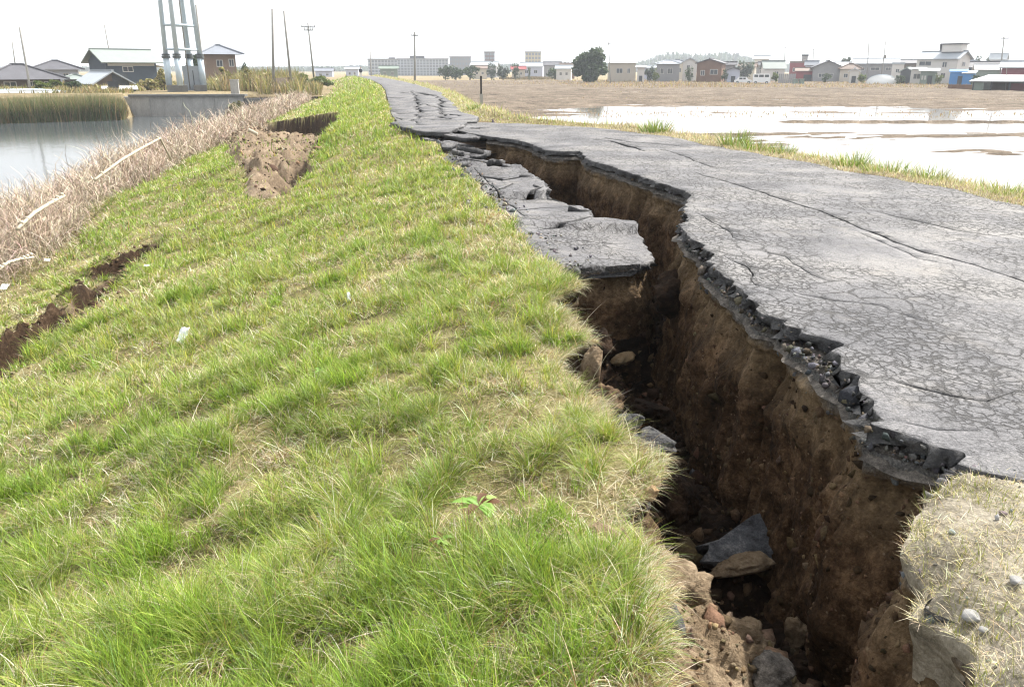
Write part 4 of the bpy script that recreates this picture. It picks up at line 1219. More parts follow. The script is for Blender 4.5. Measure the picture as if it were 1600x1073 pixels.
# ---- across the river
house('low house with dark grey hipped tile roof at the left edge of the picture', -22, 78, 124, 101, 118, 'wall_timber', 'tile_grey', 'hip', LZ, .7, 10, 1.0, wins=((.3, .5, .16, .5), (.6, .5, .12, .5), (.82, .5, .1, .5)))
house('pale lavender house with grey hipped roof behind the low dark roofed house', 58, 118, 109, 95, 150, 'wall_lavender', 'tile_grey', 'hip', LZ, .8, 0, 1.0, wins=((.3, .6, .12, .3), (.7, .6, .12, .3)))
o, w, d, he, hr = house('tall navy timber house with pale green gabled roof left of the steel tower', 154, 232, 95, 79, 140, 'wall_navy', 'roof_green', 'x', LZ, .75, 24, .9, wins=((.42, .66, .2, .2), (.2, .3, .15, .2)), rwins=((.5, .66, .22, .2),))
MB().box((0, -d / 2 - .04, he * .86), (w * .92, .07, he * .14)).build('white_band', M['wall_white'], o)
MB().solid([(w / 2 + .01, -d / 2 - .2, he * .83), (w / 2 + 1.6, -d / 2 - .2, he * .76), (w / 2 + 1.6, d / 2, he * .76), (w / 2 + .01, d / 2, he * .83)], .1).build('side_canopy', M['roof_white'], o)
house('brown gabled storehouse with pale slate roof in front of the navy house', 133, 184, 128, 112.5, 122, 'wall_timber', 'roof_pale', 'y', LZ, 1.3, 22, .7, door=(.75, 2.2, 2.0), name='storehouse', cat='storehouse')
house('small low shed with flat white roof beside the brown storehouse', 162, 204, 141, 137, 104, 'wall_green', 'roof_white', 'shed', LZ, .5, 0, .4, name='shed', cat='shed', door=(.3, 1.2, 1.2))
house('orange brown house with grey tiled roof right behind the steel tower', 322, 366, 85.5, 71, 135, 'wall_orange', 'tile_blue', 'hip', LZ, .8, 8, 1.2, wins=((.45, .72, .2, .2), (.85, .74, .16, .22)))
house('small grey roofed outbuilding among shrubs between the hipped houses', 100, 132, 124, 117, 128, 'wall_timber', 'roof_green', 'hip', LZ, .8, 0, .6, name='outbuilding', cat='outbuilding')
# white film tunnel
def tunnel(px0, px1, ptop, depth, zb, label, ln, turn=0):
    loc, w, rz = frame(px0, px1, depth, zb, turn); h = pt(.5 * (px0 + px1), ptop, depth).z - zb
    o = empty('greenhouse', loc, rz)
    B = MB(); K = 14; prof = [(-w / 2 * math.cos(math.pi * k / K), h * math.sin(math.pi * k / K) ** .75) for k in range(K + 1)]
    a = [B.bm.verts.new((x, -ln / 2, z)) for x, z in prof]; c = [B.bm.verts.new((x, ln / 2, z)) for x, z in prof]
    for k in range(K): B.bm.faces.new((a[k], a[k + 1], c[k + 1], c[k]))
    B.bm.faces.new(a); B.bm.faces.new(c[::-1])
    B.build('film', M['film_white'], o, True)
    for yy in np.linspace(-ln / 2, ln / 2, 6): MB().tube([(x * 1.01, yy, z * 1.01) for x, z in prof], .03, 6).build('hoop', M['galvanised'], o)
    return tag(o, label, 'greenhouse')
tunnel(-60, 102, 140, 96, LZ - .3, 'low white film greenhouse tunnel behind the reed bed', 6, 0)

# ---- concrete quay wall and the steel tower on it
dirw = (Vector((wB.x, wB.y, 0)) - Vector((wA.x, wA.y, 0))); Lw = dirw.length; az = math.atan2(dirw.y, dirw.x)
zt = pt(290, 151, gdepth(181.5, RZ)).z
o = empty('quay_wall', (wA.x, wA.y, RZ - .6), az)
H = zt - RZ + .6
MB().box((Lw * .36, .5, H / 2), (Lw * .76, 1.0, H)).build('wall', M['concrete'], o)
MB().box((Lw * .40, .35, H + .11), (Lw * .72, 1.3, .22)).build('coping', M['dark_concrete'], o)
MB().box((Lw * .88, .8, H * .46), (Lw * .27, 1.0, H * .92)).build('low_wing', M['dark_concrete'], o)
for k in range(3): MB().box((Lw * (.16 + .2 * k), -.06, H * .46), (.07, .12, H * .9)).build('pilaster', M['concrete'], o)
tag(o, 'stained grey concrete quay wall with dark coping below the steel tower', 'wall')
flat('quay_deck', [(wA.x - 3, wA.y + .9), (wB.x + 6, wB.y + .9), (wB.x + 8, wB.y + 30), (wA.x - 14, wA.y + 30)], zt - .06, 'dry_land')

TD = gdepth(145, zt)
tb = pt(293, 145, TD)
tw = empty('steel_tower', (tb.x, tb.y, zt - .05), math.atan2(-tb.x, tb.y))
mpp = TD / 1.045 / FPX
feet = [(-25, -.6), (-9, -2.6), (25, .6), (9, 2.6)]
HT = 24.0
for (fx, fy) in feet:
    x0, y0 = fx * mpp, fy * .75
    top = (x0 * .72, y0 * .72, HT)
    mid = (x0 * .975, y0 * .975, 4.2)
    lg = MB().tube([(x0, y0, .9), mid], .36, 14).tube([mid, top], [.26, .21], 14).build('leg', M['galvanised'], tw, True)
    MB().tube([(mid[0], mid[1], 4.0), (mid[0], mid[1], 4.25)], .50, 16).tube([(mid[0], mid[1], 4.28), (mid[0], mid[1], 4.5)], .46, 16).build('flange', M['dark_metal'], lg)
for z in (5.0, 7.7, 11.5, 15.5, 20.0):
    k = 1 - .28 * z / HT
    B = MB(); c = [(fx * mpp * k, fy * .75 * k, z) for fx, fy in feet]
    for i in range(4): B.tube([c[i], c[(i + 1) % 4]], .13, 8)
    B.build('ring_beam', M['galvanised'], tw, True)
for (x, y) in ((.35, .4), (-.5, .3)):
    MB().tube([(x, y, .5), (x * .9, y, HT)], .07, 8).build('cable_pipe', M['pole_grey'], tw, True)
MB().box((-1.05, -1.4, .45), (2.3, 1.5, 1.0)).build('footing', M['dark_concrete'], tw)
MB().box((1.55, .2, .45), (1.5, 1.5, 1.0)).build('footing', M['dark_concrete'], tw)
MB().box((.75, 1.3, 1.7), (2.0, .8, 2.9)).build('cabinet', M['roof_pale'], tw)
MB().box((.9, .86, 1.5), (.08, .1, 2.2)).build('cabinet_door_gap', M['trim_dark'], tw)
tag(tw, 'tall grey steel tube tower on four legs above the quay wall', 'tower')
p = pt(306, 8, TD + 4); q = pt(321, 142, TD + 4)

# ---- poles
def pole(pxt, pyt, pxb, pyb, depth, label, arms=(), r=.16, name='utility_pole', cat='utility pole', zb=None, extra=None, mat='pole_grey', group='utility poles'):
    t_, b_ = pt(pxt, pyt, depth), pt(pxb, pyb, depth)
    if zb is not None: b_.z = zb
    o = empty(name, b_)
    v = t_ - b_
    MB().tube([(0, 0, -.3), tuple(v * .5), tuple(v)], [r, r * .85, r * .65], 10).build('shaft', M[mat], o, True)
    for (f, w, a) in arms:
        c = v * f
        MB().box((c.x, c.y - r, c.z), (w, .10, .12), rz=R(a)).build('crossarm', M['dark_metal'], o)
        for s in (-.45, -.15, .2, .45):
            MB().tube([(c.x + s * w * math.cos(R(a)), c.y - r + s * w * math.sin(R(a)), c.z + .06), (c.x + s * w * math.cos(R(a)), c.y - r + s * w * math.sin(R(a)), c.z + .30)], .05, 6).build('insulator', M['stone_pale'], o)
    if extra:
        c = v * extra; MB().tube([(c.x + .35, c.y, c.z - .5), (c.x + .35, c.y, c.z + .4)], .32, 10).build('transformer', M['pole_grey'], o)
    return tag(o, label, cat, group)
pole(425.5, 14, 427.5, 142, 96, 'thick brown grey pole standing beside the dark board fence', r=.17)
pole(443.5, 17, 455, 132, 102, 'leaning bare pole just behind the dark board fence', r=.15)
pole(481, 36, 490, 117, 120, 'pole with short crossarms by the far end of the creeper bank', ((.92, 1.9, 10), (.86, 1.2, -5)), .13)
pole(306, 8, 321, 142, TD + 4, 'slim grey pole touching the right side of the steel tower', r=.15)
pole(30.5, 43, 47, 138, 100, 'tall bare pole in front of the low dark roofed house', r=.14)
pole(19, 66, 26, 118, 130, 'thin pole behind the low dark roofed house', r=.11)
pole(163, 39, 173, 86, 150, 'thin pole with a small cap rising behind the pale green roof', r=.12, zb=LZ)
pole(648, 50, 648, 131, 150, 'pole with a short crossarm at the field edge right of the far road', ((.93, 1.2, 0),), .20, zb=-1.2)
pole(578.5, 80, 579.5, 108, 330, 'short pale pole by the far apartment block', r=.25, zb=-1)
pole(951, 66, 954, 131, 190, 'thin pole standing in the field right of the round tree', ((.95, 1.0, 0),), .11, zb=FZ)
pole(1358, 60, 1356, 114, 230, 'tall pole left of the leaning pole behind the grey roofs', r=.15, zb=FZ)
pole(1384, 64, 1378, 116, 225, 'leaning pole carrying a transformer beside the white tunnel', (), .15, zb=FZ, extra=.62)
pole(1569, 58, 1563, 122, 165, 'tall pole with a crossarm between dark roofs and the maroon building', ((.97, 1.8, 0),), .15, zb=FZ)
pole(1573, 106, 1571, 146, 128, 'thin pale post in front of the open shed', r=.05, zb=FZ)
pole(1227, 72, 1226, 104, 300, 'pole with wide crossarm behind the red buildings, left one', ((.95, 2.6, 0),), .18, zb=FZ)
pole(1271.5, 76, 1271, 104, 300, 'pole with round top behind the red buildings, right one', ((.95, 1.6, 0),), .18, zb=FZ)
pole(1146, 72, 1146, 110, 260, 'thin faint pole above the brown timber house', r=.1, zb=FZ)
pole(1443, 74, 1443, 96, 260, 'faint pole just left of the white two storey house', r=.1, zb=FZ)
pole(1531, 76, 1530, 92, 280, 'faint pole among trees right of the white two storey house', r=.12, zb=FZ)
# marker post with a concrete foot
x, y = gp(752, 160, -.35); D_ = x * SY + y * CY
o = empty('marker_post', (x, y, -.45))
ztop_ = pt(750, 119, D_).z + .45; zj = pt(751, 147, D_).z + .45
MB().tube([(0, 0, zj - .1), (0, 0, ztop_)], .055, 8).build('post', M['rubber'], o)
MB().box((0, 0, zj / 2), (.17, .17, zj)).build('foot', M['concrete'], o)
tag(o, 'black marker post with grey concrete foot on the field side verge', 'post')
x = pt(368, 147, 93)
o = MB().box((0, 0, .85), (.85, .6, 1.7)).box((0, 0, 1.72), (.95, .7, .08)).build('concrete_stub', M['concrete']); o.location = (x.x, x.y, zt - .1); tag(o, 'pale concrete stub on the quay right of the steel tower', 'stub')
# board fence
a = pt(432, 133, 98); c = pt(462, 131, 104); f = empty('board_fence', (a.x, a.y, zt - .1), math.atan2(c.y - a.y, c.x - a.x)); Lf = (c - a).length
B = MB()
for k in range(int(Lf / .16)): B.box((k * .16, 0, .95 + .06 * math.sin(k * 3.1)), (.13, .03, 1.8))
B.build('boards', M['wall_timber'], f); 
for k in range(4): MB().box((k * Lf / 3, .06, .9), (.1, .1, 1.9)).build('post', M['pole_grey'], f)
tag(f, 'short dark vertical board fence between two poles', 'fence')

# ---- right hand village
V = house
V('pale low house with a flat bright roof right of the round tree', 950, 993, 99, 95.5, 220, 'wall_beige', 'roof_white', 'shed', dr=.5, wins=((.42, .6, .22, .25), (.75, .6, .1, .25)))
V('tiny white garden shed between two pale houses', 996, 1007, 106, 104, 215, 'wall_white', 'roof_white', 'shed', name='shed', cat='shed', door=(.5, .8, 1.6))
V('low pale grey house with light hipped roof left of the white gabled house', 1026, 1061, 100, 94.5, 225, 'wall_grey', 'roof_pale', 'hip', wins=((.25, .6, .14, .3), (.6, .6, .2, .3)))
V('narrow white gabled house beside the brown timber house', 1067, 1088, 97, 91.5, 230, 'wall_white', 'roof_pale', 'y', wins=((.4, .75, .2, .18), (.7, .3, .16, .2)))
V('brown timber house with dark gabled roof in the middle of the village', 1092, 1130, 99, 93, 215, 'wall_brown', 'tile_grey', 'y', turn=-10, dr=.9, wins=((.25, .5, .16, .25), (.7, .55, .3, .25)))
V('dark roofed annex attached right of the brown timber house', 1131, 1148, 101, 98, 222, 'wall_grey', 'tile_grey', 'x', wins=((.5, .5, .3, .3),), name='annex', cat='annex')
V('low hut with curved looking dark roof in front of the annex', 1137, 1156, 110, 106.5, 205, 'wall_lavender', 'tile_grey', 'y', name='hut', cat='hut', door=(.5, 1.0, 1.6))
V('house with pale green gabled roof and white front left of the red buildings', 1192, 1223, 106, 96, 235, 'wall_white', 'roof_green', 'x', turn=14, wins=((.6, .6, .2, .25),))
V('red clad building with a grey rooftop box', 1234, 1257, 98.5, 96, 260, 'wall_red', 'roof_brown', 'flat', wins=((.3, .6, .15, .2), (.7, .6, .15, .2)), cat='building', name='building')
V('dark grey square block rising behind the red clad building', 1251, 1260, 88, 86, 268, 'wall_grey', 'trim_dark', 'flat', name='building', cat='building', wins=((.5, .8, .3, .1),))
V('low dark red barn with brown roof in front of the red clad building', 1246, 1280, 111, 107, 225, 'wall_red', 'roof_brown', 'x', name='barn', cat='barn', door=(.5, 2, 1.8))
V('grey gabled house with a dark blue window band', 1271, 1313, 105, 96, 222, 'wall_grey', 'tile_grey', 'y', turn=6, dr=.8, wins=((.3, .45, .22, .25), (.58, .45, .22, .25)))
V('cream roofed house showing between the grey gable and the brown hip roof', 1305, 1330, 103, 98, 245, 'wall_beige', 'roof_white', 'x', wins=((.5, .6, .2, .2),))
V('house with brown hipped roof right of the grey gabled house', 1314, 1344, 108, 99.5, 218, 'wall_beige', 'roof_brown', 'hip', wins=((.3, .5, .2, .3), (.7, .5, .2, .3)))
V('small plain white gabled shed in front of the brown hip roof', 1329, 1342, 111, 107.5, 195, 'wall_white', 'roof_white', 'y', name='shed', cat='shed', door=(.5, .9, 1.7))
V('wide grey two storey house with light blue roof behind the white tunnel', 1336, 1398, 99.5, 92.5, 235, 'wall_grey', 'roof_pale', 'x', wins=((.2, .7, .12, .16), (.5, .7, .2, .16), (.8, .7, .12, .16)))
tunnel(1358, 1402, 117, 190, FZ, 'white film greenhouse tunnel in front of the wide grey house', 8, 0)
V('small white flat roofed house left of the teal roofed hut', 1394, 1411, 101, 99.5, 215, 'wall_white', 'roof_pale', 'flat', wins=((.5, .65, .3, .2),))
V('dark teal roofed hut left of the low white house', 1410, 1428, 112, 106.5, 190, 'trim_dark', 'roof_green', 'y', name='hut', cat='hut', turn=-15)
V('low white house with dark window below the white two storey house', 1425, 1443, 109, 106.5, 186, 'wall_white', 'roof_pale', 'shed', wins=((.5, .55, .55, .35),))
V('grey lean-to hut against the left end of the white two storey house', 1447, 1464, 112, 108, 182, 'wall_green', 'roof_pale', 'shed', name='hut', cat='hut', door=(.4, 1.2, 1.9))
o, w, d, he, hr = V('large white two storey house with raised roof lantern', 1440, 1503, 91.5, 81.5, 190, 'wall_white', 'roof_pale', 'x', turn=-26, dr=.62, over=.6, wins=((.22, .80, .30, .17), (.70, .76, .11, .2), (.70, .34, .11, .2)), rwins=((.5, .78, .24, .16),))
B = MB().box((w * .22, 0, hr + .75), (w * .48, 2.4, 1.5)); B.build('roof_lantern', M['wall_white'], o)
MB().box((w * .22, 0, hr + 1.62), (w * .54, 3.0, .26)).build('lantern_roof', M['tile_grey'], o)
MB().solid([(-w * .02, -1.5, hr + .1), (-w * .02, 1.5, hr + .1), (-w * .05, 1.5, hr + 1.6), (-w * .05, -1.5, hr + 1.6)], .2).build('lantern_end', M['tile_grey'], o)
V('bright blue tarpaulin clad shed beside the white two storey house', 1487, 1510, 113, 110, 172, 'sheet_blue', 'sheet_blue', 'shed', dr=.7, over=.2, name='shed', cat='shed', door=(.65, .9, 1.9))
V('bright blue shed with a pale roof, right of the taller blue shed', 1508, 1524, 115.5, 112, 170, 'sheet_blue', 'roof_pale', 'shed', dr=.7, over=.25, name='shed', cat='shed', turn=-12)
V('dark roofed house behind the blue sheds', 1517, 1560, 105, 97.5, 205, 'wall_navy', 'tile_grey', 'x', wins=((.4, .6, .2, .2),))
V('house with bright white roof in front of the dark roofed house', 1526, 1558, 108, 101.5, 192, 'wall_green', 'roof_white', 'x', turn=8, wins=((.6, .5, .2, .25),))
V('maroon walled building with grey roof at the right edge', 1571, 1640, 105, 97, 160, 'wall_maroon', 'roof_pale', 'x', dr=.5, wins=((.5, .5, .06, .16),), name='building', cat='building')
# open fronted shed
loc, w, rz = frame(1540, 1650, 128, FZ, -22)
o = empty('open_shed', loc, rz); h1 = pt(1560, 128, 128).z - FZ; h2 = pt(1560, 119, 128).z - FZ; d = w * .55
MB().solid([(-w / 2 - .4, -d / 2 - .5, h1), (w / 2, -d / 2 - .5, h1), (w / 2, d / 2, h2), (-w / 2 - .4, d / 2, h2)], -.14).build('roof', M['roof_white'], o)
MB().solid([(-w / 2 - .0, -d / 2, 0), (-w / 2, -d / 2, h1 - .06), (-w / 2, d / 2, h2 - .06), (-w / 2, d / 2, 0)], .1).build('side_wall', M['roof_green'], o)
MB().box((0, d / 2 - .1, h1 / 2), (w - .3, .1, h1)).build('back_wall', M['wall_timber'], o)
MB().box((-w * .42, -d / 2, h1 / 2 - .05), (w * .16, .1, h1 - .1)).build('front_panel', M['wall_green'], o)
for k in range(5): MB().box((-w / 2 + .15 + k * (w - .3) / 4, -d / 2 - .06, h1 / 2), (.16, .16, h1)).build('post', M['trim_dark'], o)
MB().box((.06 * w, d * .1, .6), (w * .3, 1.2, 1.2)).build('stored_bales', M['wall_red'], o)
tag(o, 'open fronted field shed with white roof and dark posts at the right edge', 'shed')
loc, w, rz = frame(1488, 1530, 140, FZ, 0)
o = MB().box((0, 0, .4), (w, .25, .8)).box((w * .2, -.3, .25), (w * .3, .4, .5)).box((-w * .3, -.25, .3), (.8, .5, .55), .3).build('low_wall', M['wall_brown']); o.location = loc; o.rotation_euler = (0, 0, rz); tag(o, 'low reddish brown wall with stacked blocks left of the open shed', 'wall')
loc, w, rz = frame(1218, 1244, 195, FZ, 0)
B = MB()
for k in range(9): B.box((-w / 2 + (k + .5) * w / 9, 0, 1.1), (w / 9 - .05, .06, 2.2))
o = B.build('panel_fence', M['wall_grey']); o.location = loc; o.rotation_euler = (0, 0, rz); tag(o, 'grey sheet fence left of the dark red barn', 'fence')
for (px, lb) in ((1242.5, 'left of two dark green bins at the field edge'), (1252, 'right of two dark green bins at the field edge')):
    q = pt(px, 129.5, 185)
    o = MB().box((0, 0, .55), (.9, .8, 1.1)).box((0, 0, 1.15), (1.0, .9, .12)).build('bin', M['wall_green']); o.location = (q.x, q.y, FZ); tag(o, lb, 'bin')

# ---- vehicles at the field edge
def vehicle(px0, px1, depth, label, name, cat, H_, van):
    loc, w, rz = frame(px0, px1, depth, FZ, 0)
    o = empty(name, loc, rz)
    wd = 1.7
    prof = [(-.5, .18), (.5, .18), (.5, .52), (.47, .95), (.40, 1.0), (-.48, 1.0), (-.5, .9)] if van else [(-.5, .25), (.5, .25), (.5, .55), (.30, .62), (.18, 1.0), (-.25, 1.0), (-.38, .62), (-.5, .58)]
    B = MB()
    a = [B.bm.verts.new((x * w, -wd / 2, z * H_)) for x, z in prof]; c = [B.bm.verts.new((x * w, wd / 2, z * H_)) for x, z in prof]
    k = len(prof)
    B.bm.faces.new(a[::-1]); B.bm.faces.new(c)
    for i in range(k): B.bm.faces.new((a[i], a[(i + 1) % k], c[(i + 1) % k], c[i]))
    B.build('body', M['paint_white'], o)
    for (x0, x1) in ((( .18, .42), (-.15, .12), (-.42, -.2)) if van else ((.0, .14), (-.22, -.04))):
        MB().box(((x0 + x1) / 2 * w, -wd / 2 - .012, H_ * .80), ((x1 - x0) * w, .02, H_ * .24)).build('window', M['glass'], o)
    for s in (-.32, .32):
        for yy in (-wd / 2 + .05, wd / 2 - .25):
            wh = MB().tube([(s * w, yy - .1, .33), (s * w, yy + .12, .33)], .33, 14).build('wheel', M['rubber'], o)
            MB().tube([(s * w, yy - .115, .33), (s * w, yy - .1, .33)], .18, 10).build('rim', M['galvanised'], wh)
    return tag(o, label, cat)
vehicle(1178, 1204, 190, 'white van parked at the field edge below the pale green roof', 'parked_van', 'van', 2.2, True)
vehicle(1149, 1176, 192, 'low white car parked left of the white van', 'parked_car', 'car', 1.5, False)

# ---- far apartment blocks
def block(label, px0, px1, ptop, depth, wall, rows, cols_, zb=-2, pent=None, dr=.35, turn=0):
    loc, w, rz = frame(px0, px1, depth, zb, turn); h = pt(.5 * (px0 + px1), ptop, depth).z - zb; d = w * dr
    o = empty('apartment_block', loc, rz)
    MB().box((0, 0, h / 2), (w, d, h)).build('wall', M[wall], o)
    MB().box((0, 0, h + .3), (w + .6, d + .6, .6)).build('parapet', M['wall_grey'], o)
    for i in range(rows):
        for j in range(cols_):
            ww, hh = w / cols_ * .55, h / rows * .5
            x, z = -w / 2 + (j + .5) * w / cols_, (i + .55) * h / rows
            f = MB().box((0, 0, 0), (ww + .3, .25, hh + .3)).build('window', M['wall_grey'], o); f.location = (x, -d / 2 - .1, z)
            MB().box((0, -.14, 0), (ww, .06, hh)).build('pane', M['pane_pale'], f)
    if pent:
        p0 = pt(pent[0], 100, depth); p1 = pt(pent[1], 100, depth); x0 = (pent[0] - (px0 + px1) / 2) / (px1 - px0) * w; x1 = (pent[1] - (px0 + px1) / 2) / (px1 - px0) * w
        hz = pt(650, pent[2], depth).z - zb
        MB().box(((x0 + x1) / 2, 0, (h + .6 + hz) / 2), (x1 - x0, d * .7, hz - h - .6)).build('penthouse', M['tile_grey'], o)
    return tag(o, label, 'apartment block')
block('pale blue apartment block at the far end of the road', 576, 621, 94, 420, 'apartment_blue', 5, 9, pent=(608, 618, 90))
block('long white apartment block behind the field pole', 622, 700, 93.5, 440, 'apartment_blue', 6, 16, pent=(641, 664, 87.5))
block('greyish low block right of the long white apartment block', 703, 736, 90, 480, 'wall_grey', 4, 7)
block('dark brown square apartment tower on the skyline', 757, 773, 82.5, 460, 'apartment_brown', 6, 4, dr=.8)
block('yellowish square apartment tower left of the round tree', 820.5, 845, 82.5, 470, 'apartment_yellow', 6, 5, dr=.6)
house('low grey green hall in front of the pale blue apartment block', 594, 621, 107, 104, 300, 'wall_green', 'wall_green', 'x', -1.9, dr=.4, name='hall', cat='hall', wins=((.25, .5, .14, .3), (.7, .5, .14, .3)))
for a in (('low white roofed house left of the person on the road', 541, 560, 108, 105, 300, 'wall_lavender', 'roof_pale'), ('low grey roofed house among far trees behind the leaning poles', 494, 520, 111, 107.5, 300, 'wall_lavender', 'tile_blue'),
          ('dusky pink house between dark trees near the brown tower', 738, 760, 107, 103.5, 300, 'wall_beige', 'roof_brown'), ('pale blue house in front of the yellowish tower', 814, 850, 104, 98.5, 330, 'wall_lavender', 'roof_pale'),
          ('grey roofed house between the yellowish tower and the round tree', 850, 876, 102, 97.5, 320, 'wall_grey', 'tile_grey'), ('brownish house touching the round tree on its left', 876, 898, 105, 99.5, 310, 'wall_brown', 'roof_brown'),
          ('pale grey house below the brown tower', 738, 778, 103, 97, 350, 'wall_grey', 'roof_pale'), ('far white house above the pale green roof', 1178, 1200, 92, 87.5, 330, 'wall_white', 'roof_pale'), ('far pale house behind trees right of the white two storey house', 1546, 1568, 92, 84, 320, 'wall_lavender', 'roof_pale')):
    house(*a, 'x', -2, turn=random.uniform(-12, 12), wins=((.3, .55, .15, .25), (.7, .55, .15, .25)))

# ================================================================== TREES AND SHRUBS
def crown(name, parent, w, h, zc, nl, pal, leaf, seed, clumps=9, dark=.25):
    g = np.random.default_rng(seed)
    cc = g.normal(0, 1, (clumps, 3)); cc /= np.linalg.norm(cc, axis=1)[:, None]
    clumps = int(clumps * 1.8); cc = g.normal(0, 1, (clumps, 3)); cc /= np.linalg.norm(cc, axis=1)[:, None]
    cc *= g.uniform(.30, .84, (clumps, 1)); cr = g.uniform(.16, .40, clumps)
    ci = g.integers(0, clumps, nl)
    v = g.normal(0, 1, (nl, 3)); v /= np.linalg.norm(v, axis=1)[:, None]
    p = cc[ci] + v * (cr[ci] * g.uniform(.55, 1.06, nl))[:, None]
    p = p * np.array([w / 2, w / 2, h / 2]) + np.array([0, 0, zc])
    a = g.normal(0, 1, (nl, 3)); a /= np.linalg.norm(a, axis=1)[:, None]
    b_ = np.cross(a, g.normal(0, 1, (nl, 3))); b_ /= np.linalg.norm(b_, axis=1)[:, None]
    s = leaf * g.uniform(.6, 1.3, (nl, 1))
    co = np.stack([p - a * s, p + b_ * s * .55, p + a * s, p - b_ * s * .55], 1)
    c = pal[g.integers(0, len(pal), nl)] * g.normal(1, .2, (nl, 1)) * (.8 + .4 * g.uniform(0, 1, clumps))[ci][:, None]
    me = mesh_np(name, co.reshape(-1, 3), [np.arange(nl * 4).reshape(nl, 4)], cols=np.repeat(np.clip(c, .004, .6), 4, 0))
    return link(name, me, M['foliage'], parent)
PAL_D = np.array([(.035, .060, .028), (.05, .08, .035), (.065, .095, .045)])
PAL_B = np.array([(.06, .085, .065), (.075, .10, .075)])
PAL_Y = np.array([(.20, .19, .06), (.25, .22, .09), (.16, .17, .05), (.30, .25, .13)])
PAL_G = np.array([(.08, .13, .035), (.11, .15, .04), (.13, .14, .05)])
def tree(label, px0, px1, ptop, pbase, depth, pal, zb, seed, nl=2600, name='tree', cat='tree', trunk=.22, group=None, lift=0, clumps=12):
    loc, w, rz = frame(px0, px1, depth, zb); h = pt(.5 * (px0 + px1), ptop, depth).z - zb
    o = empty(name, loc)
    g = random.Random(seed)
    B = MB(); r0 = max(.06, w * .035)
    B.tube([(0, 0, -.2), (.02 * w, 0, h * .25), (.0, .02 * w, h * .6)], [r0, r0 * .8, r0 * .35], 8)
    for k in range(5):
        a = g.uniform(0, 6.28); B.tube([(0, 0, h * (.18 + .06 * k)), (math.cos(a) * w * .18, math.sin(a) * w * .18, h * (.4 + .06 * k)), (math.cos(a) * w * .33, math.sin(a) * w * .33, h * (.52 + .06 * k))], [r0 * .5, r0 * .3, r0 * .12], 6)
    B.build('trunk', M['bark'], o, True)
    crown('crown', o, w * 1.02, h * (1 - lift) * 1.03, h * (lift + (1 - lift) / 2), nl, pal, w * .055 + .05, seed, clumps)
    return tag(o, label, cat, group)
tree('big round dark green tree alone at the edge of the fields', 892, 950, 75, 112, 205, PAL_D, FZ, 1, 5200, lift=.02, clumps=16)
tree('small round dark bush in front of the narrow white house', 1071, 1084, 103, 114, 200, PAL_D, FZ, 2, 700, 'bush', 'bush')
tree('blue green tree top behind the cream roofed house', 1312, 1334, 86, 110, 270, PAL_B, FZ, 3, 1200, lift=.3)
tree('dark tree left of two above the dark roofed house', 1517, 1534, 87, 110, 245, PAL_B, FZ, 4, 900)
tree('dark tree right of two above the dark roofed house', 1532, 1548, 86, 110, 250, PAL_B, FZ, 5, 900)
tree('grey green tree above the annex of the brown timber house', 1150, 1178, 93, 112, 245, PAL_B, FZ, 6, 1200)
for i, (a, b_, t_, lb) in enumerate(((683, 708, 100, 'leftmost dark tree before the long white apartment block'), (698, 726, 103, 'dark tree under the greyish low block'), (718, 750, 101, 'wide dark tree left of the brown tower'), (760, 776, 95, 'tall grey green tree under the brown tower'), (774, 798, 97, 'wide grey green tree right of the brown tower'),
                                   (799, 813, 99, 'dark cone shaped tree between the two towers'), (824, 830, 102, 'narrow dark shrub under the yellowish tower'), (852, 882, 101, 'long dark hedge like tree before the grey roofed house'), (1006, 1026, 102, 'olive bush between the pale houses'))):
    tree(lb, a, b_, t_, 113, 260 if i < 8 else 218, PAL_D if i in (0, 1, 2, 5, 6, 7) else PAL_B, FZ, 20 + i, 800)
for i, (a, b_, t_, d_, lb, pl) in enumerate(((330, 372, 106, 112, 'yellow bush just right of the steel tower', PAL_Y), (366, 402, 107, 110, 'yellowish bush behind the concrete stub', PAL_Y), (396, 434, 109, 108, 'tall tawny bush left of the board fence', PAL_Y), (452, 486, 113, 116, 'green shrub right of the board fence', PAL_G),
                                            (480, 520, 117, 120, 'olive shrub at the far end of the levee slope', PAL_G), (238, 268, 108, 112, 'yellow green bush left of the steel tower', PAL_Y), (216, 246, 122, 108, 'pale bush on the quay left of the tower', PAL_Y), (290, 322, 80, 125, 'dark green tree seen between the tower legs', PAL_D),
                                            (46, 70, 126, 104, 'bright green clipped shrub in front of the low dark roofed house', PAL_G), (68, 92, 124, 110, 'round green shrub left of the small outbuilding', PAL_G), (98, 126, 126, 106, 'dark olive shrub below the small outbuilding', PAL_D), (138, 152, 138, 130, 'small shrub before the brown storehouse', PAL_G),
                                            (372, 392, 99, 145, 'dark shrub top behind the yellow bushes', PAL_D))):
    tree(lb, a, b_, t_, 145, d_, pl, LZ, 50 + i, 1500, 'shrub', 'shrub', lift=-.02, clumps=12)
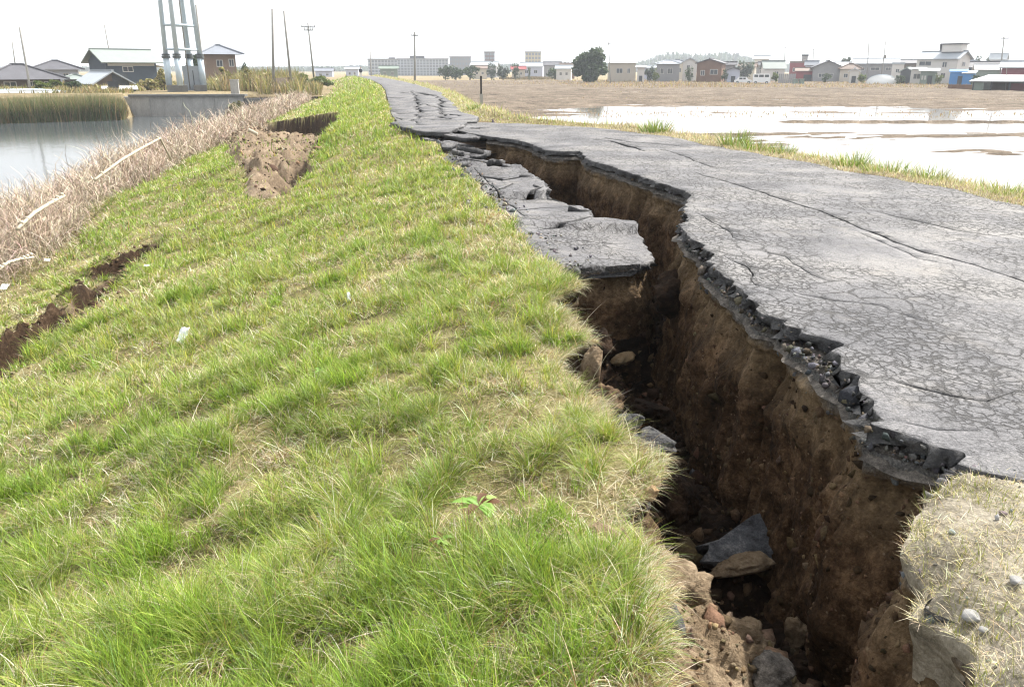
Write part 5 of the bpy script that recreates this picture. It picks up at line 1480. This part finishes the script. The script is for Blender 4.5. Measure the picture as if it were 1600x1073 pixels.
# rough tawny growth on the land behind the quay and round the houses
B = Blades(); n = 30000
pxs = rng.uniform(-60, 500, n); D = rng.uniform(93, 150, n)
hgt = np.where(pxs > 325, 2.6, .9) * (.4 + 1.0 * fbm(pxs * .02, D * .06, 380, 4)) * np.where(pxs > 470, .5, 1)
u_ = (pxs - 800) / FPX * D * .947
x = u_ * CY + D * SY; y = -u_ * SY + D * CY
ok = (rng.uniform(0, 1, n) < np.where(pxs > 325, 1, .5)) & ~((pxs > 205) & (pxs < 400) & (D < 104)) & ~((pxs > 225) & (pxs < 335) & (D < 112)); x, y, hgt, D = x[ok], y[ok], hgt[ok], D[ok]; n = len(x)
gy_ = fbm(x * .08, y * .08, 385, 3) > .5
B.add(np.stack([x, y, np.full(n, LZ - .1)], 1), hgt * rng.uniform(.5, 1.2, n), .0014 * D * rng.uniform(.6, 1.4, n), rng.uniform(0, 6.28, n), np.abs(rng.normal(.12, .15, n)), rng.uniform(.1, .9, n),
      np.where((rng.uniform(0, 1, n) < np.where(gy_, .75, .35))[:, None], pick(np.array([(.15, .155, .05), (.20, .19, .065), (.12, .14, .045)]), n), pick(np.array([(.30, .25, .13), (.25, .20, .11), (.19, .15, .09)]), n)), 3)
o = B.build('rough_grass', 'grass_blade'); tag(o, 'tall tawny and olive rough grass behind the quay and around the houses', 'grass', kind='stuff')
# low scrub at the foot of the wall
tree('pale green scrub on the bank below the quay wing', 341, 382, 158, 178, 78, np.array([(.17, .17, .09), (.22, .19, .12), (.12, .14, .06)]), RZ - .3, 90, 1500, 'shrub', 'shrub', lift=0)

# far woods on the horizon
B = Blades()
n = 26000
lt = rng.uniform(-.62, .72, n); D = rng.uniform(900, 1200, n)
hh = 7 + 9 * fbm(lt * 9 + 2, lt * 0, 400, 4) * sstep(-.3, .1, lt) + 9 * np.exp(-((lt - .19) / .03) ** 2) + 8 * np.exp(-((lt - .255) / .035) ** 2)
x = lt * D * CY + D * SY; y = -lt * D * SY + D * CY
B.add(np.stack([x, y, np.full(n, -3.)], 1), hh * rng.uniform(.6, 1.05, n), rng.uniform(2, 5, n), rng.uniform(0, 6.28, n), np.abs(rng.normal(.15, .2, n)), rng.uniform(0, .6, n), pick(PAL_B, n), 2, .5)
o = B.build('far_woods', 'foliage'); tag(o, 'hazy blue line of woods along the horizon', 'woods', kind='stuff')

# ---- the person far down the road
q = pt(564, 119.3, 150)
o = empty('person', (q.x, q.y, 0.0))
me = bpy.data.meshes.new('body')
vv = [((0, 0, .95), .15), ((-.09, 0, .88), .105), ((-.11, .02, .48), .07), ((-.12, 0, .06), .05), ((.09, 0, .88), .105), ((.12, -.03, .48), .07), ((.14, 0, .06), .05), ((0, 0, 1.20), .15), ((0, 0, 1.42), .13), ((0, 0, 1.53), .055), ((0, -.01, 1.66), .10),
      ((-.2, 0, 1.40), .07), ((-.26, .02, 1.12), .05), ((-.22, -.12, .92), .04), ((.2, 0, 1.40), .07), ((.26, .02, 1.12), .05), ((.22, -.12, .92), .04), ((-.12, -.12, .04), .04), ((.14, -.12, .04), .04), ((0, 0, 1.74), .07)]
ee = [(0, 1), (1, 2), (2, 3), (0, 4), (4, 5), (5, 6), (0, 7), (7, 8), (8, 9), (9, 10), (8, 11), (11, 12), (12, 13), (8, 14), (14, 15), (15, 16), (3, 17), (6, 18), (10, 19)]
me.from_pydata([v for v, _ in vv], ee, []); body = link('body', me, M['cloth_pale'], o)
md = body.modifiers.new('skin', 'SKIN'); body.modifiers.new('sub', 'SUBSURF').levels = 1
for s_, (_, r_) in zip(me.skin_vertices[0].data, vv): s_.radius = (r_, r_)
me.skin_vertices[0].data[0].use_root = True
MB().tube([(0, 0, .86), (0, 0, 1.0), (0, 0, 1.25), (0, 0, 1.42), (0, 0, 1.5)], [.19, .20, .20, .18, .09], 14).tube([(-.17, 0, 1.43), (-.27, .02, 1.13), (-.225, -.12, .95)], [.09, .075, .06], 8).tube([(.17, 0, 1.43), (.27, .02, 1.13), (.225, -.12, .95)], [.09, .075, .06], 8).build('jacket', M['cloth_dark'], o, True)
MB().tube([(0, .02, 1.66), (0, .02, 1.76), (0, .01, 1.80)], [.115, .105, .04], 12).build('hair', M['hair'], o, True)
MB().tube([(0, -.02, 1.55), (0, -.03, 1.66), (0, -.02, 1.75)], [.06, .095, .07], 12).build('face', M['skin'], o, True)
tag(o, 'person in a dark jacket and pale trousers standing at the far end of the road', 'person')

# ---- more of the village: roofs between and behind the nearer houses
for a in (('small grey hipped roof behind the pale grey hipped house', 1044, 1070, 98, 93.5, 270, 'wall_beige', 'tile_blue', 'hip'), ('low brown roofed house behind the parked car', 1156, 1180, 104, 99.5, 262, 'wall_beige', 'roof_brown', 'x'),
          ('grey roofed house behind the pale green roof, on its left', 1176, 1196, 102, 97, 275, 'wall_grey', 'tile_grey', 'hip'), ('pale house between the red clad building and the grey gable', 1259, 1276, 101, 96, 255, 'wall_lavender', 'tile_blue', 'x'),
          ('dark roofed low house behind the small white flat roofed house', 1398, 1438, 99, 94.5, 250, 'wall_timber', 'tile_grey', 'x'), ('grey hipped house behind the large white house on its right', 1500, 1530, 100, 94, 240, 'wall_grey', 'tile_blue', 'hip'),
          ('pale low house left of the round tree among bushes', 870, 893, 107, 103, 250, 'wall_white', 'roof_pale', 'x'), ('small red roofed house left of the long hedge like tree', 800, 820, 108, 104.5, 280, 'wall_beige', 'wall_red', 'x'),
          ('long pale shed under the far hill between pale houses', 1006, 1030, 106, 103.5, 245, 'wall_lavender', 'roof_pale', 'x'), ('low dark green roofed store right of the teal roofed hut', 1440, 1450, 112, 109, 178, 'wall_green', 'roof_green', 'shed')):
    house(*a, turn=random.uniform(-10, 10), wins=((.3, .55, .15, .25), (.7, .55, .15, .25)))
for i, (a, b_, t_, d_, lb) in enumerate(((1018, 1032, 106, 214, 'low dark hedge before the pale grey hipped house'), (1126, 1140, 109, 204, 'dark shrub at the right foot of the brown timber house'), (1206, 1222, 112, 200, 'dark shrub beside the white van'),
                                     (1284, 1300, 111, 200, 'olive shrub in front of the grey gabled house'), (1340, 1356, 113, 192, 'grey green shrub left of the white tunnel'), (1400, 1416, 114, 184, 'dark shrub between the white tunnel and the teal roofed hut'),
                                     (1462, 1476, 115, 178, 'shrub at the foot of the large white house'), (1518, 1536, 115, 165, 'dark shrub right of the blue sheds'))):
    tree(lb, a, b_, t_, 122, d_, PAL_D if i % 2 else PAL_G, FZ, 120 + i, 500, 'shrub', 'shrub', lift=-.02)
# ================================================================== LOOSE THINGS
from mathutils import noise as mn
def rock_bm(size, seed, sub=3, rough=.35, flatt=1.0):
    bm = bmesh.new(); bmesh.ops.create_icosphere(bm, subdivisions=sub, radius=.5)
    o = Vector((seed * 3.7, seed * 1.3, seed * 7.1))
    for v in bm.verts:
        n = mn.noise(v.co * 1.9 + o) + .5 * mn.noise(v.co * 4.3 + o) + .35 * mn.noise(v.co * 9.0 + o) + .28 * mn.noise(v.co * 19.0 + o)
        c = v.co * (1 + rough * n)
        for k in range(3):                                            # a few broken planes
            d = mn.random_unit_vector() if False else Vector((math.sin(seed * 1.7 + k * 2.1), math.cos(seed * 2.3 + k * 1.7), math.sin(seed + k))).normalized()
            s = c.dot(d)
            if s > .33: c -= d * (s - .33) * .8
        v.co = Vector((c.x * size[0], c.y * size[1], c.z * size[2]))
    return bm

def zfl(x, y): return float(zfloor(np.array(x), np.array(y)))
def hitfloor(px, py, zmin=-2.2):
    d, _ = ray(px, py); t = 1.5
    while t < 30:
        x, y, z = d.x * t, d.y * t, CAMZ + d.z * t
        if z < max(zfl(x, y), zearth(x, y) if zearth else -9) or z < zmin: break
        t += .01
    return Vector((x, y, z))

# earth slipped down from the near left lip
def zearth_np(X, Y):
    u = (X - XTL(Y)) / np.maximum(XTR(Y) - XTL(Y), .2)
    z = -.50 - .95 * np.maximum(u + .05, 0) ** .9 - .55 * sstep(3.0, 3.9, Y) - .25 * sstep(2.1, 1.2, Y)
    return z + (fbm(X * 4, Y * 4, 433, 5) - .5) * .34 + (fbm(X * 13, Y * 13, 435, 5) - .5) * .16
def zearth(x, y):
    return float(zearth_np(np.array(x), np.array(y))) if 1.0 < y < 3.9 else -9
sheet('slipped_earth', rowsY(1.0, 3.9, .018, .004), lambda Y: XTL(Y) - .2, lambda Y: XTL(Y) + .75 * (XTR(Y) - XTL(Y)), 70, zearth_np, 'dry_soil')

def rock(name, label, px, py, size, mat, seed, cat, group=None, at=None, rot=(0, 0, 0), sub=4, rough=.42, lift=.3):
    p = Vector(at) if at else hitfloor(px, py)
    me = bpy.data.meshes.new(name); bm = rock_bm(size, seed, sub, rough); bm.to_mesh(me); bm.free()
    o = link(name, me, M[mat], None, sub > 2); o.location = p + Vector((0, 0, size[2] * lift)); o.rotation_euler = rot
    return tag(o, label, cat, group)
rock('earth_clod', 'pale sandy earth clod catching the sun deep in the fissure', 970, 572, (.26, .30, .20), 'pale_clay', 2, 'clod', lift=.5)
rock('earth_clod', 'upright brown earth clod at the bottom of the fissure beside the slipped earth', 1243, 1008, (.16, .14, .26), 'dry_soil', 4, 'clod', lift=.2)
rock('earth_clod', 'grey stony lump lowest in the fissure at the bottom edge of the picture', 1200, 1052, (.24, .20, .12), 'gravel_dark', 6, 'clod', lift=.2)
rock('earth_clod', 'dark grey lump half way down the fissure under the grass lip', 1020, 690, (.24, .30, .16), 'broken_edge', 7, 'clod', at=(*gp(1018, 690, -.62), -.66))
rock('earth_clod', 'small dark lump behind the grey lump under the grass lip', 985, 655, (.17, .2, .12), 'broken_edge', 8, 'clod', at=(*gp(985, 652, -.7), -.76))
rock('earth_clod', 'tilted brown clod wedged against the turf edge below the sunken block', 925, 575, (.13, .34, .30), 'dry_soil', 9, 'clod', at=(*gp(925, 580, -.55), -.62), rot=(.3, .4, 0))
rock('earth_clod', 'brown clod below the tilted one against the turf edge', 950, 625, (.16, .3, .22), 'soil', 10, 'clod', at=(*gp(955, 628, -.75), -.82))
rock('earth_clod', 'small yellow clod hanging under the turf lip at mid fissure', 1017, 778, (.07, .07, .08), 'pale_clay', 11, 'clod', at=(*gp(1017, 778, -.5), -.5))
rock('earth_clod', 'dark crumbling lump on the turf edge above the slipped earth', 1040, 950, (.14, .20, .16), 'broken_edge', 13, 'clod', at=(*gp(1040, 955, -.45), -.52))

for i, (px, py, zz, sz, lb) in enumerate(((1060, 480, -.75, (.5, .6, .5), 'large dark soil block jammed in the narrow part of the fissure'), (935, 545, -1.0, (.30, .36, .34), 'brown soil block on the fissure floor left of the pale sandy clod'),
    (1010, 640, -1.15, (.34, .30, .24), 'dark soil block below the pale sandy clod'), (1060, 770, -1.1, (.30, .34, .28), 'soil block leaning on the left side of the fissure above the slab'), (1190, 765, -1.25, (.2, .22, .2), 'rounded soil lump at the foot of the fissure wall above the slab'),
    (1060, 905, -.72, (.26, .30, .2), 'crumbling tan block on top of the slipped earth'), (1160, 990, -1.05, (.24, .2, .18), 'tan clod half buried in the slipped earth'), (1265, 965, -1.35, (.16, .14, .1), 'small brown clod near the blue grey flake'), (1350, 1010, -1.35, (.2, .22, .16), 'soil lump at the foot of the right fissure wall near the bottom edge'))):
    x, y = gp(px, py, zz)
    rock('earth_clod', lb, 0, 0, sz, 'dry_soil' if i in (5, 6) else 'shaded_soil', 60 + i, 'clod', at=(x, y, zz - .1), rough=.55)  # blocks off the slipped earth get the soil colour darkened as shade

def chunk(name, label, pos, w, l, th, rot, seed, cat='asphalt slab', group=None, mat='asphalt'):
    g = np.random.default_rng(seed); K = 15
    a = np.sort(g.uniform(0, 2 * np.pi, K)); r = g.uniform(.75, 1.1, K)
    ring = np.stack([np.cos(a) * r * w / 2, np.sin(a) * r * l / 2], 1)
    pts = np.vstack([ring, g.uniform(-.55, .55, (40, 2)) * np.array([w, l])])
    vo, eo, fo, _, _, _ = delaunay_2d_cdt([Vector(p) for p in pts], [(i, (i + 1) % K) for i in range(K)], [], 0, 1e-5)
    V = np.array([tuple(v) for v in vo]); F = np.array([f for f in fo if len(f) == 3]); c = V[F].mean(1)
    F = F[pinside(c[:, 0], c[:, 1], ring)]
    n = len(V)
    zt_ = g.normal(0, .008, n); zb_ = -th * g.uniform(.8, 1.2, n)
    co = np.vstack([np.c_[V, zt_], np.c_[V * g.uniform(.88, .98, (n, 1)), zb_]])
    E = set(); 
    for f in F:
        for i in range(3): E.add((f[i], f[(i + 1) % 3]))
    bd = np.array([(i, j) for (i, j) in E if (j, i) not in E])
    a_, b_, c_ = V[F[:, 0]], V[F[:, 1]], V[F[:, 2]]
    cw = ((b_ - a_)[:, 0] * (c_ - a_)[:, 1] - (b_ - a_)[:, 1] * (c_ - a_)[:, 0]) < 0
    F[cw] = F[cw][:, ::-1]
    q = np.stack([bd[:, 1], bd[:, 0], bd[:, 0] + n, bd[:, 1] + n], 1)
    me = mesh_np(name, co, [F, F[:, ::-1] + n, q])
    o = link(name, me, [M[mat], M['broken_edge']])
    me.polygons.foreach_set('material_index', np.r_[np.zeros(len(F), int), np.ones(len(F) + len(q), int)].astype(np.int32))
    o.location = pos; o.rotation_euler = rot
    return tag(o, label, cat, group)
s = hitfloor(1150, 880); s.z = max(s.z, -1.25)
chunk('asphalt_slab', 'large tilted asphalt slab lying in the bottom of the fissure', s + Vector((.14, -.02, .0)), .85, .36, .10, (.24, -.16, .15), 3, mat='worn_asphalt')
rock('earth_clod', 'rough tan crust of earth clinging to the lower edge of the large asphalt slab', 0, 0, (.46, .17, .12), 'dry_soil', 17, 'clod', at=tuple(s + Vector((-.06, -.22, -.10))), rot=(0, -.1, .15))
s = hitfloor(1312, 998)
chunk('asphalt_slab', 'small blue grey asphalt flake standing on edge at the right of the fissure floor', s + Vector((0, 0, .08)), .22, .12, .05, (.5, -.35, .4), 5, mat='worn_asphalt')
s = hitfloor(1095, 745)
chunk('asphalt_slab', 'dim grey asphalt piece in the dark middle of the fissure', s + Vector((0, 0, .05)), .22, .16, .06, (.7, .1, .2), 6, mat='worn_asphalt')
# pieces thrown up where the road breaks across
for i, (px, py, w, l, rx, ry_, rz, lb) in enumerate((
    (705, 201, .9, .7, .10, -.18, .4, 'lifted asphalt plate at the left end of the cross break'), (752, 203, .9, .55, -.05, .12, .9, 'flat asphalt plate by the grass on the right end of the cross break'), (728, 214, 1.1, .6, .12, .05, .2, 'broad asphalt plate in front of the cross break'),
    (702, 221, .6, .4, .1, -.2, 1.2, 'small asphalt piece nearest the grass before the cross break'), (672, 214, .5, .3, .15, .1, .5, 'asphalt fragment beside the brown pit left of the cross break'), (738, 228, .7, .35, -.1, .2, .3, 'asphalt fragment at the far tip of the fissure'), (715, 232, .45, .3, .1, .15, 1.0, 'dark asphalt fragment left of the far tip of the fissure'))):
    x, y = gp(px, py, -.05)
    chunk('asphalt_plate', lb, (x, y, -.02 if i < 3 else -.10), w, l, .09, (rx, ry_, rz), 40 + i, 'asphalt plate', 'asphalt plates around the cross break')
for i, (px, py, w, l, rx, ry_, rz, lb) in enumerate(((752, 243, .55, .40, .2, -.2, .3, 'tilted asphalt fragment on the dropped strip nearest the far tip of the fissure'), (775, 256, .60, .35, -.12, .22, 1.1, 'second tilted asphalt fragment along the broken edge of the dropped strip'),
    (803, 264, .50, .42, .18, .15, .6, 'asphalt fragment tipping over the edge in the middle of the dropped strip'), (828, 281, .42, .32, -.2, .25, .2, 'small asphalt fragment tipping into the fissure before the crack across the strip'), (846, 296, .40, .34, .25, .2, .9, 'thick asphalt fragment at the right end of the crack across the dropped strip'),
    (722, 258, .36, .26, .1, -.25, .5, 'little asphalt fragment by the grass on the dropped strip'), (905, 330, .32, .22, .2, .2, .4, 'asphalt fragment in the notch above the nearest sunken block'))):
    x, y = gps(px, py)
    chunk('asphalt_plate', lb, (x, y, float(ZSL(y)) + .05), w, l, .09, (rx, ry_, rz), 140 + i, 'asphalt plate', 'asphalt plates on the dropped strip')
def zbreak(X, Y): return -.14 - .16 * fbm(X * 1.4, Y * 1.4, 470, 4) * sstep(25.5, 24, Y) - .06 + (fbm(X * 5, Y * 5, 471, 3) - .5) * .10
sheet('break_ground', rowsY(19.6, 26.0, .08, .004), lambda Y: XG(Y) - .6, lambda Y: np.where(Y < END_Y - .2, np.minimum(XTL(Y) + .02, XTR(Y) - .2), XRE(Y) - .2), 60, lambda X, Y: np.where(Y < 22.5, np.minimum(zbreak(X, Y), ZSL(Y) - .10), zbreak(X, Y)), 'soil')

# crumbs of earth and asphalt: nobody could count them
def crumbs(name, label, P, S, cols, seed):
    g = np.random.default_rng(seed)
    bm = bmesh.new(); bmesh.ops.create_icosphere(bm, subdivisions=1, radius=.5)
    base = np.array([v.co[:] for v in bm.verts]); F = np.array([[v.index for v in f.verts] for f in bm.faces]); bm.free()
    n, k = len(P), len(base)
    rnd = g.uniform(.4, 1.45, (n, k, 1))
    a = g.uniform(0, 6.28, n); ca, sa = np.cos(a), np.sin(a)
    b = base[None] * rnd * g.uniform(.55, 1.3, (n, 1, 3)) * S[:, None, None]
    x = b[..., 0] * ca[:, None] - b[..., 1] * sa[:, None]; y = b[..., 0] * sa[:, None] + b[..., 1] * ca[:, None]
    co = np.stack([x, y, b[..., 2]], -1) + P[:, None]
    f = (F[None] + (np.arange(n) * k)[:, None, None]).reshape(-1, 3)
    me = mesh_np(name, co.reshape(-1, 3), [f], cols=np.repeat(cols, k, 0))
    return tag(link(name, me, M['crumb']), label, 'rubble', kind='stuff')
m, nt, b = new_mat('crumb'); ac = attr(nt, 'Col').outputs['Color']; p_ = geo_pos(nt)
nz = noise(nt, p_, 60, 5, .7)
nt.links.new(mixc(nt, .8, ac, ramp(nt, nz, [(.3, (.45, .45, .45)), (.7, (1.5, 1.5, 1.5))]), 'MULTIPLY'), b.inputs['Base Color']); b.inputs['Roughness'].default_value = .95; b.inputs['Specular IOR Level'].default_value = .1
bump(nt, b, nz, .8, .02); M['crumb'] = m
P, S, Cc = [], [], []
def addc(x, y, z, s, pal, g=rng):
    P.append(np.stack([x, y, z], 1)); S.append(s); Cc.append(pick(np.array(pal), len(x), g, var=.25))
EARTH = [(.045, .028, .017), (.09, .06, .036), (.15, .105, .066)]; GREY = [(.06, .06, .062), (.11, .11, .112), (.19, .185, .18)]; TANP = [(.20, .145, .09), (.14, .095, .06), (.27, .20, .13)]
n = 2600; y = rng.uniform(1.0, 12, n); u = rng.uniform(0, 1, n); x = XTL(y) + u * (XTR(y) - XTL(y)); addc(x, y, zfloor(x, y) + .01, rng.lognormal(np.log(.032), .65, n), EARTH[:2] + [(.03, .02, .013)])
n = 1500; y = rng.uniform(1.2, 3.6, n); u = rng.uniform(0, .7, n); x = XTL(y) + u * (XTR(y) - XTL(y)); addc(x, y, zearth_np(x, y) + .001, rng.lognormal(np.log(.015), .7, n), TANP[:2])
n = 1100; y = 2.6 * (12 / 2.6) ** rng.uniform(0, 1, n); x = XTR(y) + np.abs(rng.normal(.02, .09, n)); addc(x, y, -.085 + zroad(x, y) + .07 * (rng.uniform(0, 1, n) < .12), rng.lognormal(np.log(.019), .6, n), GREY[:2] + [(.10, .085, .065)])
n = 380; y = rng.uniform(1.0, near_b[:, 1].max(), n); x = XTR(y) + rng.uniform(0, 3, n); ok = y < ycorner(x) + .12; x, y = x[ok], y[ok]; addc(x, y, zcorner(x, y) + .004, rng.lognormal(np.log(.014), .5, len(x)), [(.30, .29, .27), (.24, .23, .21), (.18, .17, .16)])
n = 900; y = rng.uniform(7.2, 22, n); x = XG(y) + rng.normal(.0, .22, n); addc(x, y, np.where(x < XG(y), zslope(x, y), ZSL(y) + .01), rng.lognormal(np.log(.03), .5, n), GREY + [(.22, .19, .15)])
n = 900; y = rng.uniform(20, 26, n); x = rng.uniform(-.1, 4.4, n); x = XG(y) + x * .9; addc(x, y, -.10 + 0 * x, rng.lognormal(np.log(.045), .5, n), GREY + EARTH[:2])
sx = np.array([q[0] for q in SLUMP]); sy = np.array([q[1] for q in SLUMP])
n = 6000; x = rng.uniform(sx.min(), sx.max(), n); y = rng.uniform(sy.min(), sy.max(), n); ok = pinside(x, y, SLUMP); x, y = x[ok], y[ok]; addc(x, y, zslope(x, y), rng.lognormal(np.log(.055), .55, len(x)), EARTH + TANP[:2])
for (qx, qy, r) in PATCH:
    n = 260; x = qx + rng.normal(-.12, r * .35, n); y = qy + rng.normal(0, r * .7, n); addc(x, y, zslope(x, y), rng.lognormal(np.log(.05), .5, n), EARTH)
n = 900; y = rng.uniform(8, 40, n); x = -7.8 + rng.normal(0, .7, n); s_ = soilmask(x, y) > .4; x, y = x[s_], y[s_]; addc(x, y, zslope(x, y), rng.lognormal(np.log(.07), .5, len(x)), TANP)
for (X_, Y_, Z_, D_), side in zip(WALLS, (1, -1)):                      # lumps and stones set in the torn earth
    sel = np.argwhere((Y_ > 1.2) & (Y_ < 10) & (D_ > .02) & (D_ < 1.7)); wt = 1 / Y_[sel[:, 0], sel[:, 1]]; k_ = rng.choice(len(sel), 4200, p=wt / wt.sum()); q = sel[k_]
    x, y, z, d_ = (A[q[:, 0], q[:, 1]] for A in (X_, Y_, Z_, D_))
    P.append(np.stack([x + .004 * side, y, z], 1)); S.append(rng.lognormal(np.log(.018), .6, len(x)))
    top_ = (d_ < .12)[:, None]
    Cc.append(np.where(top_, pick(np.array(GREY[:2] + [(.12, .10, .08)]), len(x)), pick(np.array([(.040, .025, .014), (.075, .048, .028), (.13, .088, .054)]), len(x), var=.3)))
crumbs('rubble', 'loose crumbs of earth and asphalt in the fissure and along the broken edges', np.vstack(P), np.concatenate(S), np.vstack(Cc), 9)

# pebbles one can pick out on the corner right of the fissure
for px, py, s_, lb in ((1523, 932, .065, 'smooth grey pebble on the dry grass corner right of the fissure'), (1543, 953, .032, 'small white pebble just below the smooth grey pebble'), (1587, 905, .05, 'white stone with a dark notch at the right edge of the dry grass corner')):
    x, y = gp(px, py, 0); z = float(zcorner(np.array(x), np.array(y)))
    rock('pebble', lb, 0, 0, (s_ * .95, s_ * .8, s_ * .5), 'stone_pale', 20 + px % 7, 'pebble', at=(x, y, z + .012), rough=.12, lift=.2)

# ---- litter on the slope
def litter(px, py, w, l, seed, label, upright=.5):
    g = np.random.default_rng(seed); x, y = hit(px, py); z = float(zslope(np.array([x]), np.array([y]))[0])
    K = 12; U, V_ = np.meshgrid(np.linspace(-.5, .5, K), np.linspace(-.5, .5, K), indexing='ij')
    rad = 1 - .25 * fbm(U * 4 + seed, V_ * 4, seed, 3)
    X, Y = U * w * rad, V_ * l * rad
    Z = .35 * l * (fbm(U * 5 + seed, V_ * 5, seed + 3, 4) - .3) + .02
    me = grid_mesh('litter', X, Y, Z); o = link('plastic_scrap', me, M['plastic_white'], None, True)
    md = o.modifiers.new('thickness', 'SOLIDIFY'); md.thickness = .002
    o.location = (x, y, z + .05); o.rotation_euler = (upright, .1, g.uniform(-.5, .5))
    return tag(o, label, 'litter')
litter(289, 532, .11, .20, 3, 'crumpled white plastic scrap lying on the grass slope', .9)
litter(545, 482, .035, .10, 5, 'thin upright slip of white paper in the grass below the road', 1.1)
litter(230, 418, .10, .08, 6, 'small white scrap below the creepers near the lower dirt scar', .3)
litter(75, 413, .12, .10, 7, 'pale plastic scrap at the foot of the dead creepers', .3)
litter(8, 452, .16, .18, 8, 'torn white plastic at the left edge below the creepers', .5)

# ---- pale fallen canes on the creepers
def cane(p0, p1, d0, d1, r, label, kink=None):
    a, c = pt(*p0, d0), pt(*p1, d1)
    o = empty('bamboo_cane', a); v = c - a
    pts = [Vector((0, 0, 0)), v * .33 + Vector((0, 0, .06)), v * .66 + Vector((0, 0, .04)), v]
    if kink: pts += [pt(*kink, d1) - a]
    B = MB().tube(pts, r, 8)
    for f in np.linspace(.08, .95, 9):
        B.tube([v * f - v.normalized() * .02 + Vector((0, 0, .05)), v * f + v.normalized() * .02 + Vector((0, 0, .05))], r * 1.18, 8)
    B.build('cane', M['bamboo'], o, True)
    return tag(o, label, 'cane')
cane((27, 358), (100, 306), 12.3, 15.2, .030, 'short thick pale cane lying on the creepers at the left')
cane((148, 281), (250, 216), 17.5, 24.5, .032, 'long pale cane bent at its top end on the creepers', (268, 250))
cane((-5, 424), (52, 402), 10.2, 11.2, .02, 'thin pale cane low at the left edge beneath the creepers')
cane((388, 205), (402, 212), 30, 30, .05, 'short pale stick at the top of the slumped earth')

# ================================================================== AIR
hz = MB().box((0, 2260, 22), (6400, 4760, 56)).build('haze', None)
hz.data.materials.clear()
m = bpy.data.materials.new('haze'); m.use_nodes = True
nt = m.node_tree; nt.nodes.remove(nt.nodes['Principled BSDF'])
pv = nt.nodes.new('ShaderNodeVolumePrincipled')
pv.inputs['Color'].default_value = (.86, .92, 1.0, 1); pv.inputs['Density'].default_value = .0004; pv.inputs['Anisotropy'].default_value = .2
nt.links.new(pv.outputs[0], nt.nodes['Material Output'].inputs['Volume'])
hz.data.materials.append(m)
tag(hz, 'pale blue haze over the far fields', 'haze', kind='stuff')
sc.cycles.volume_bounces = 0
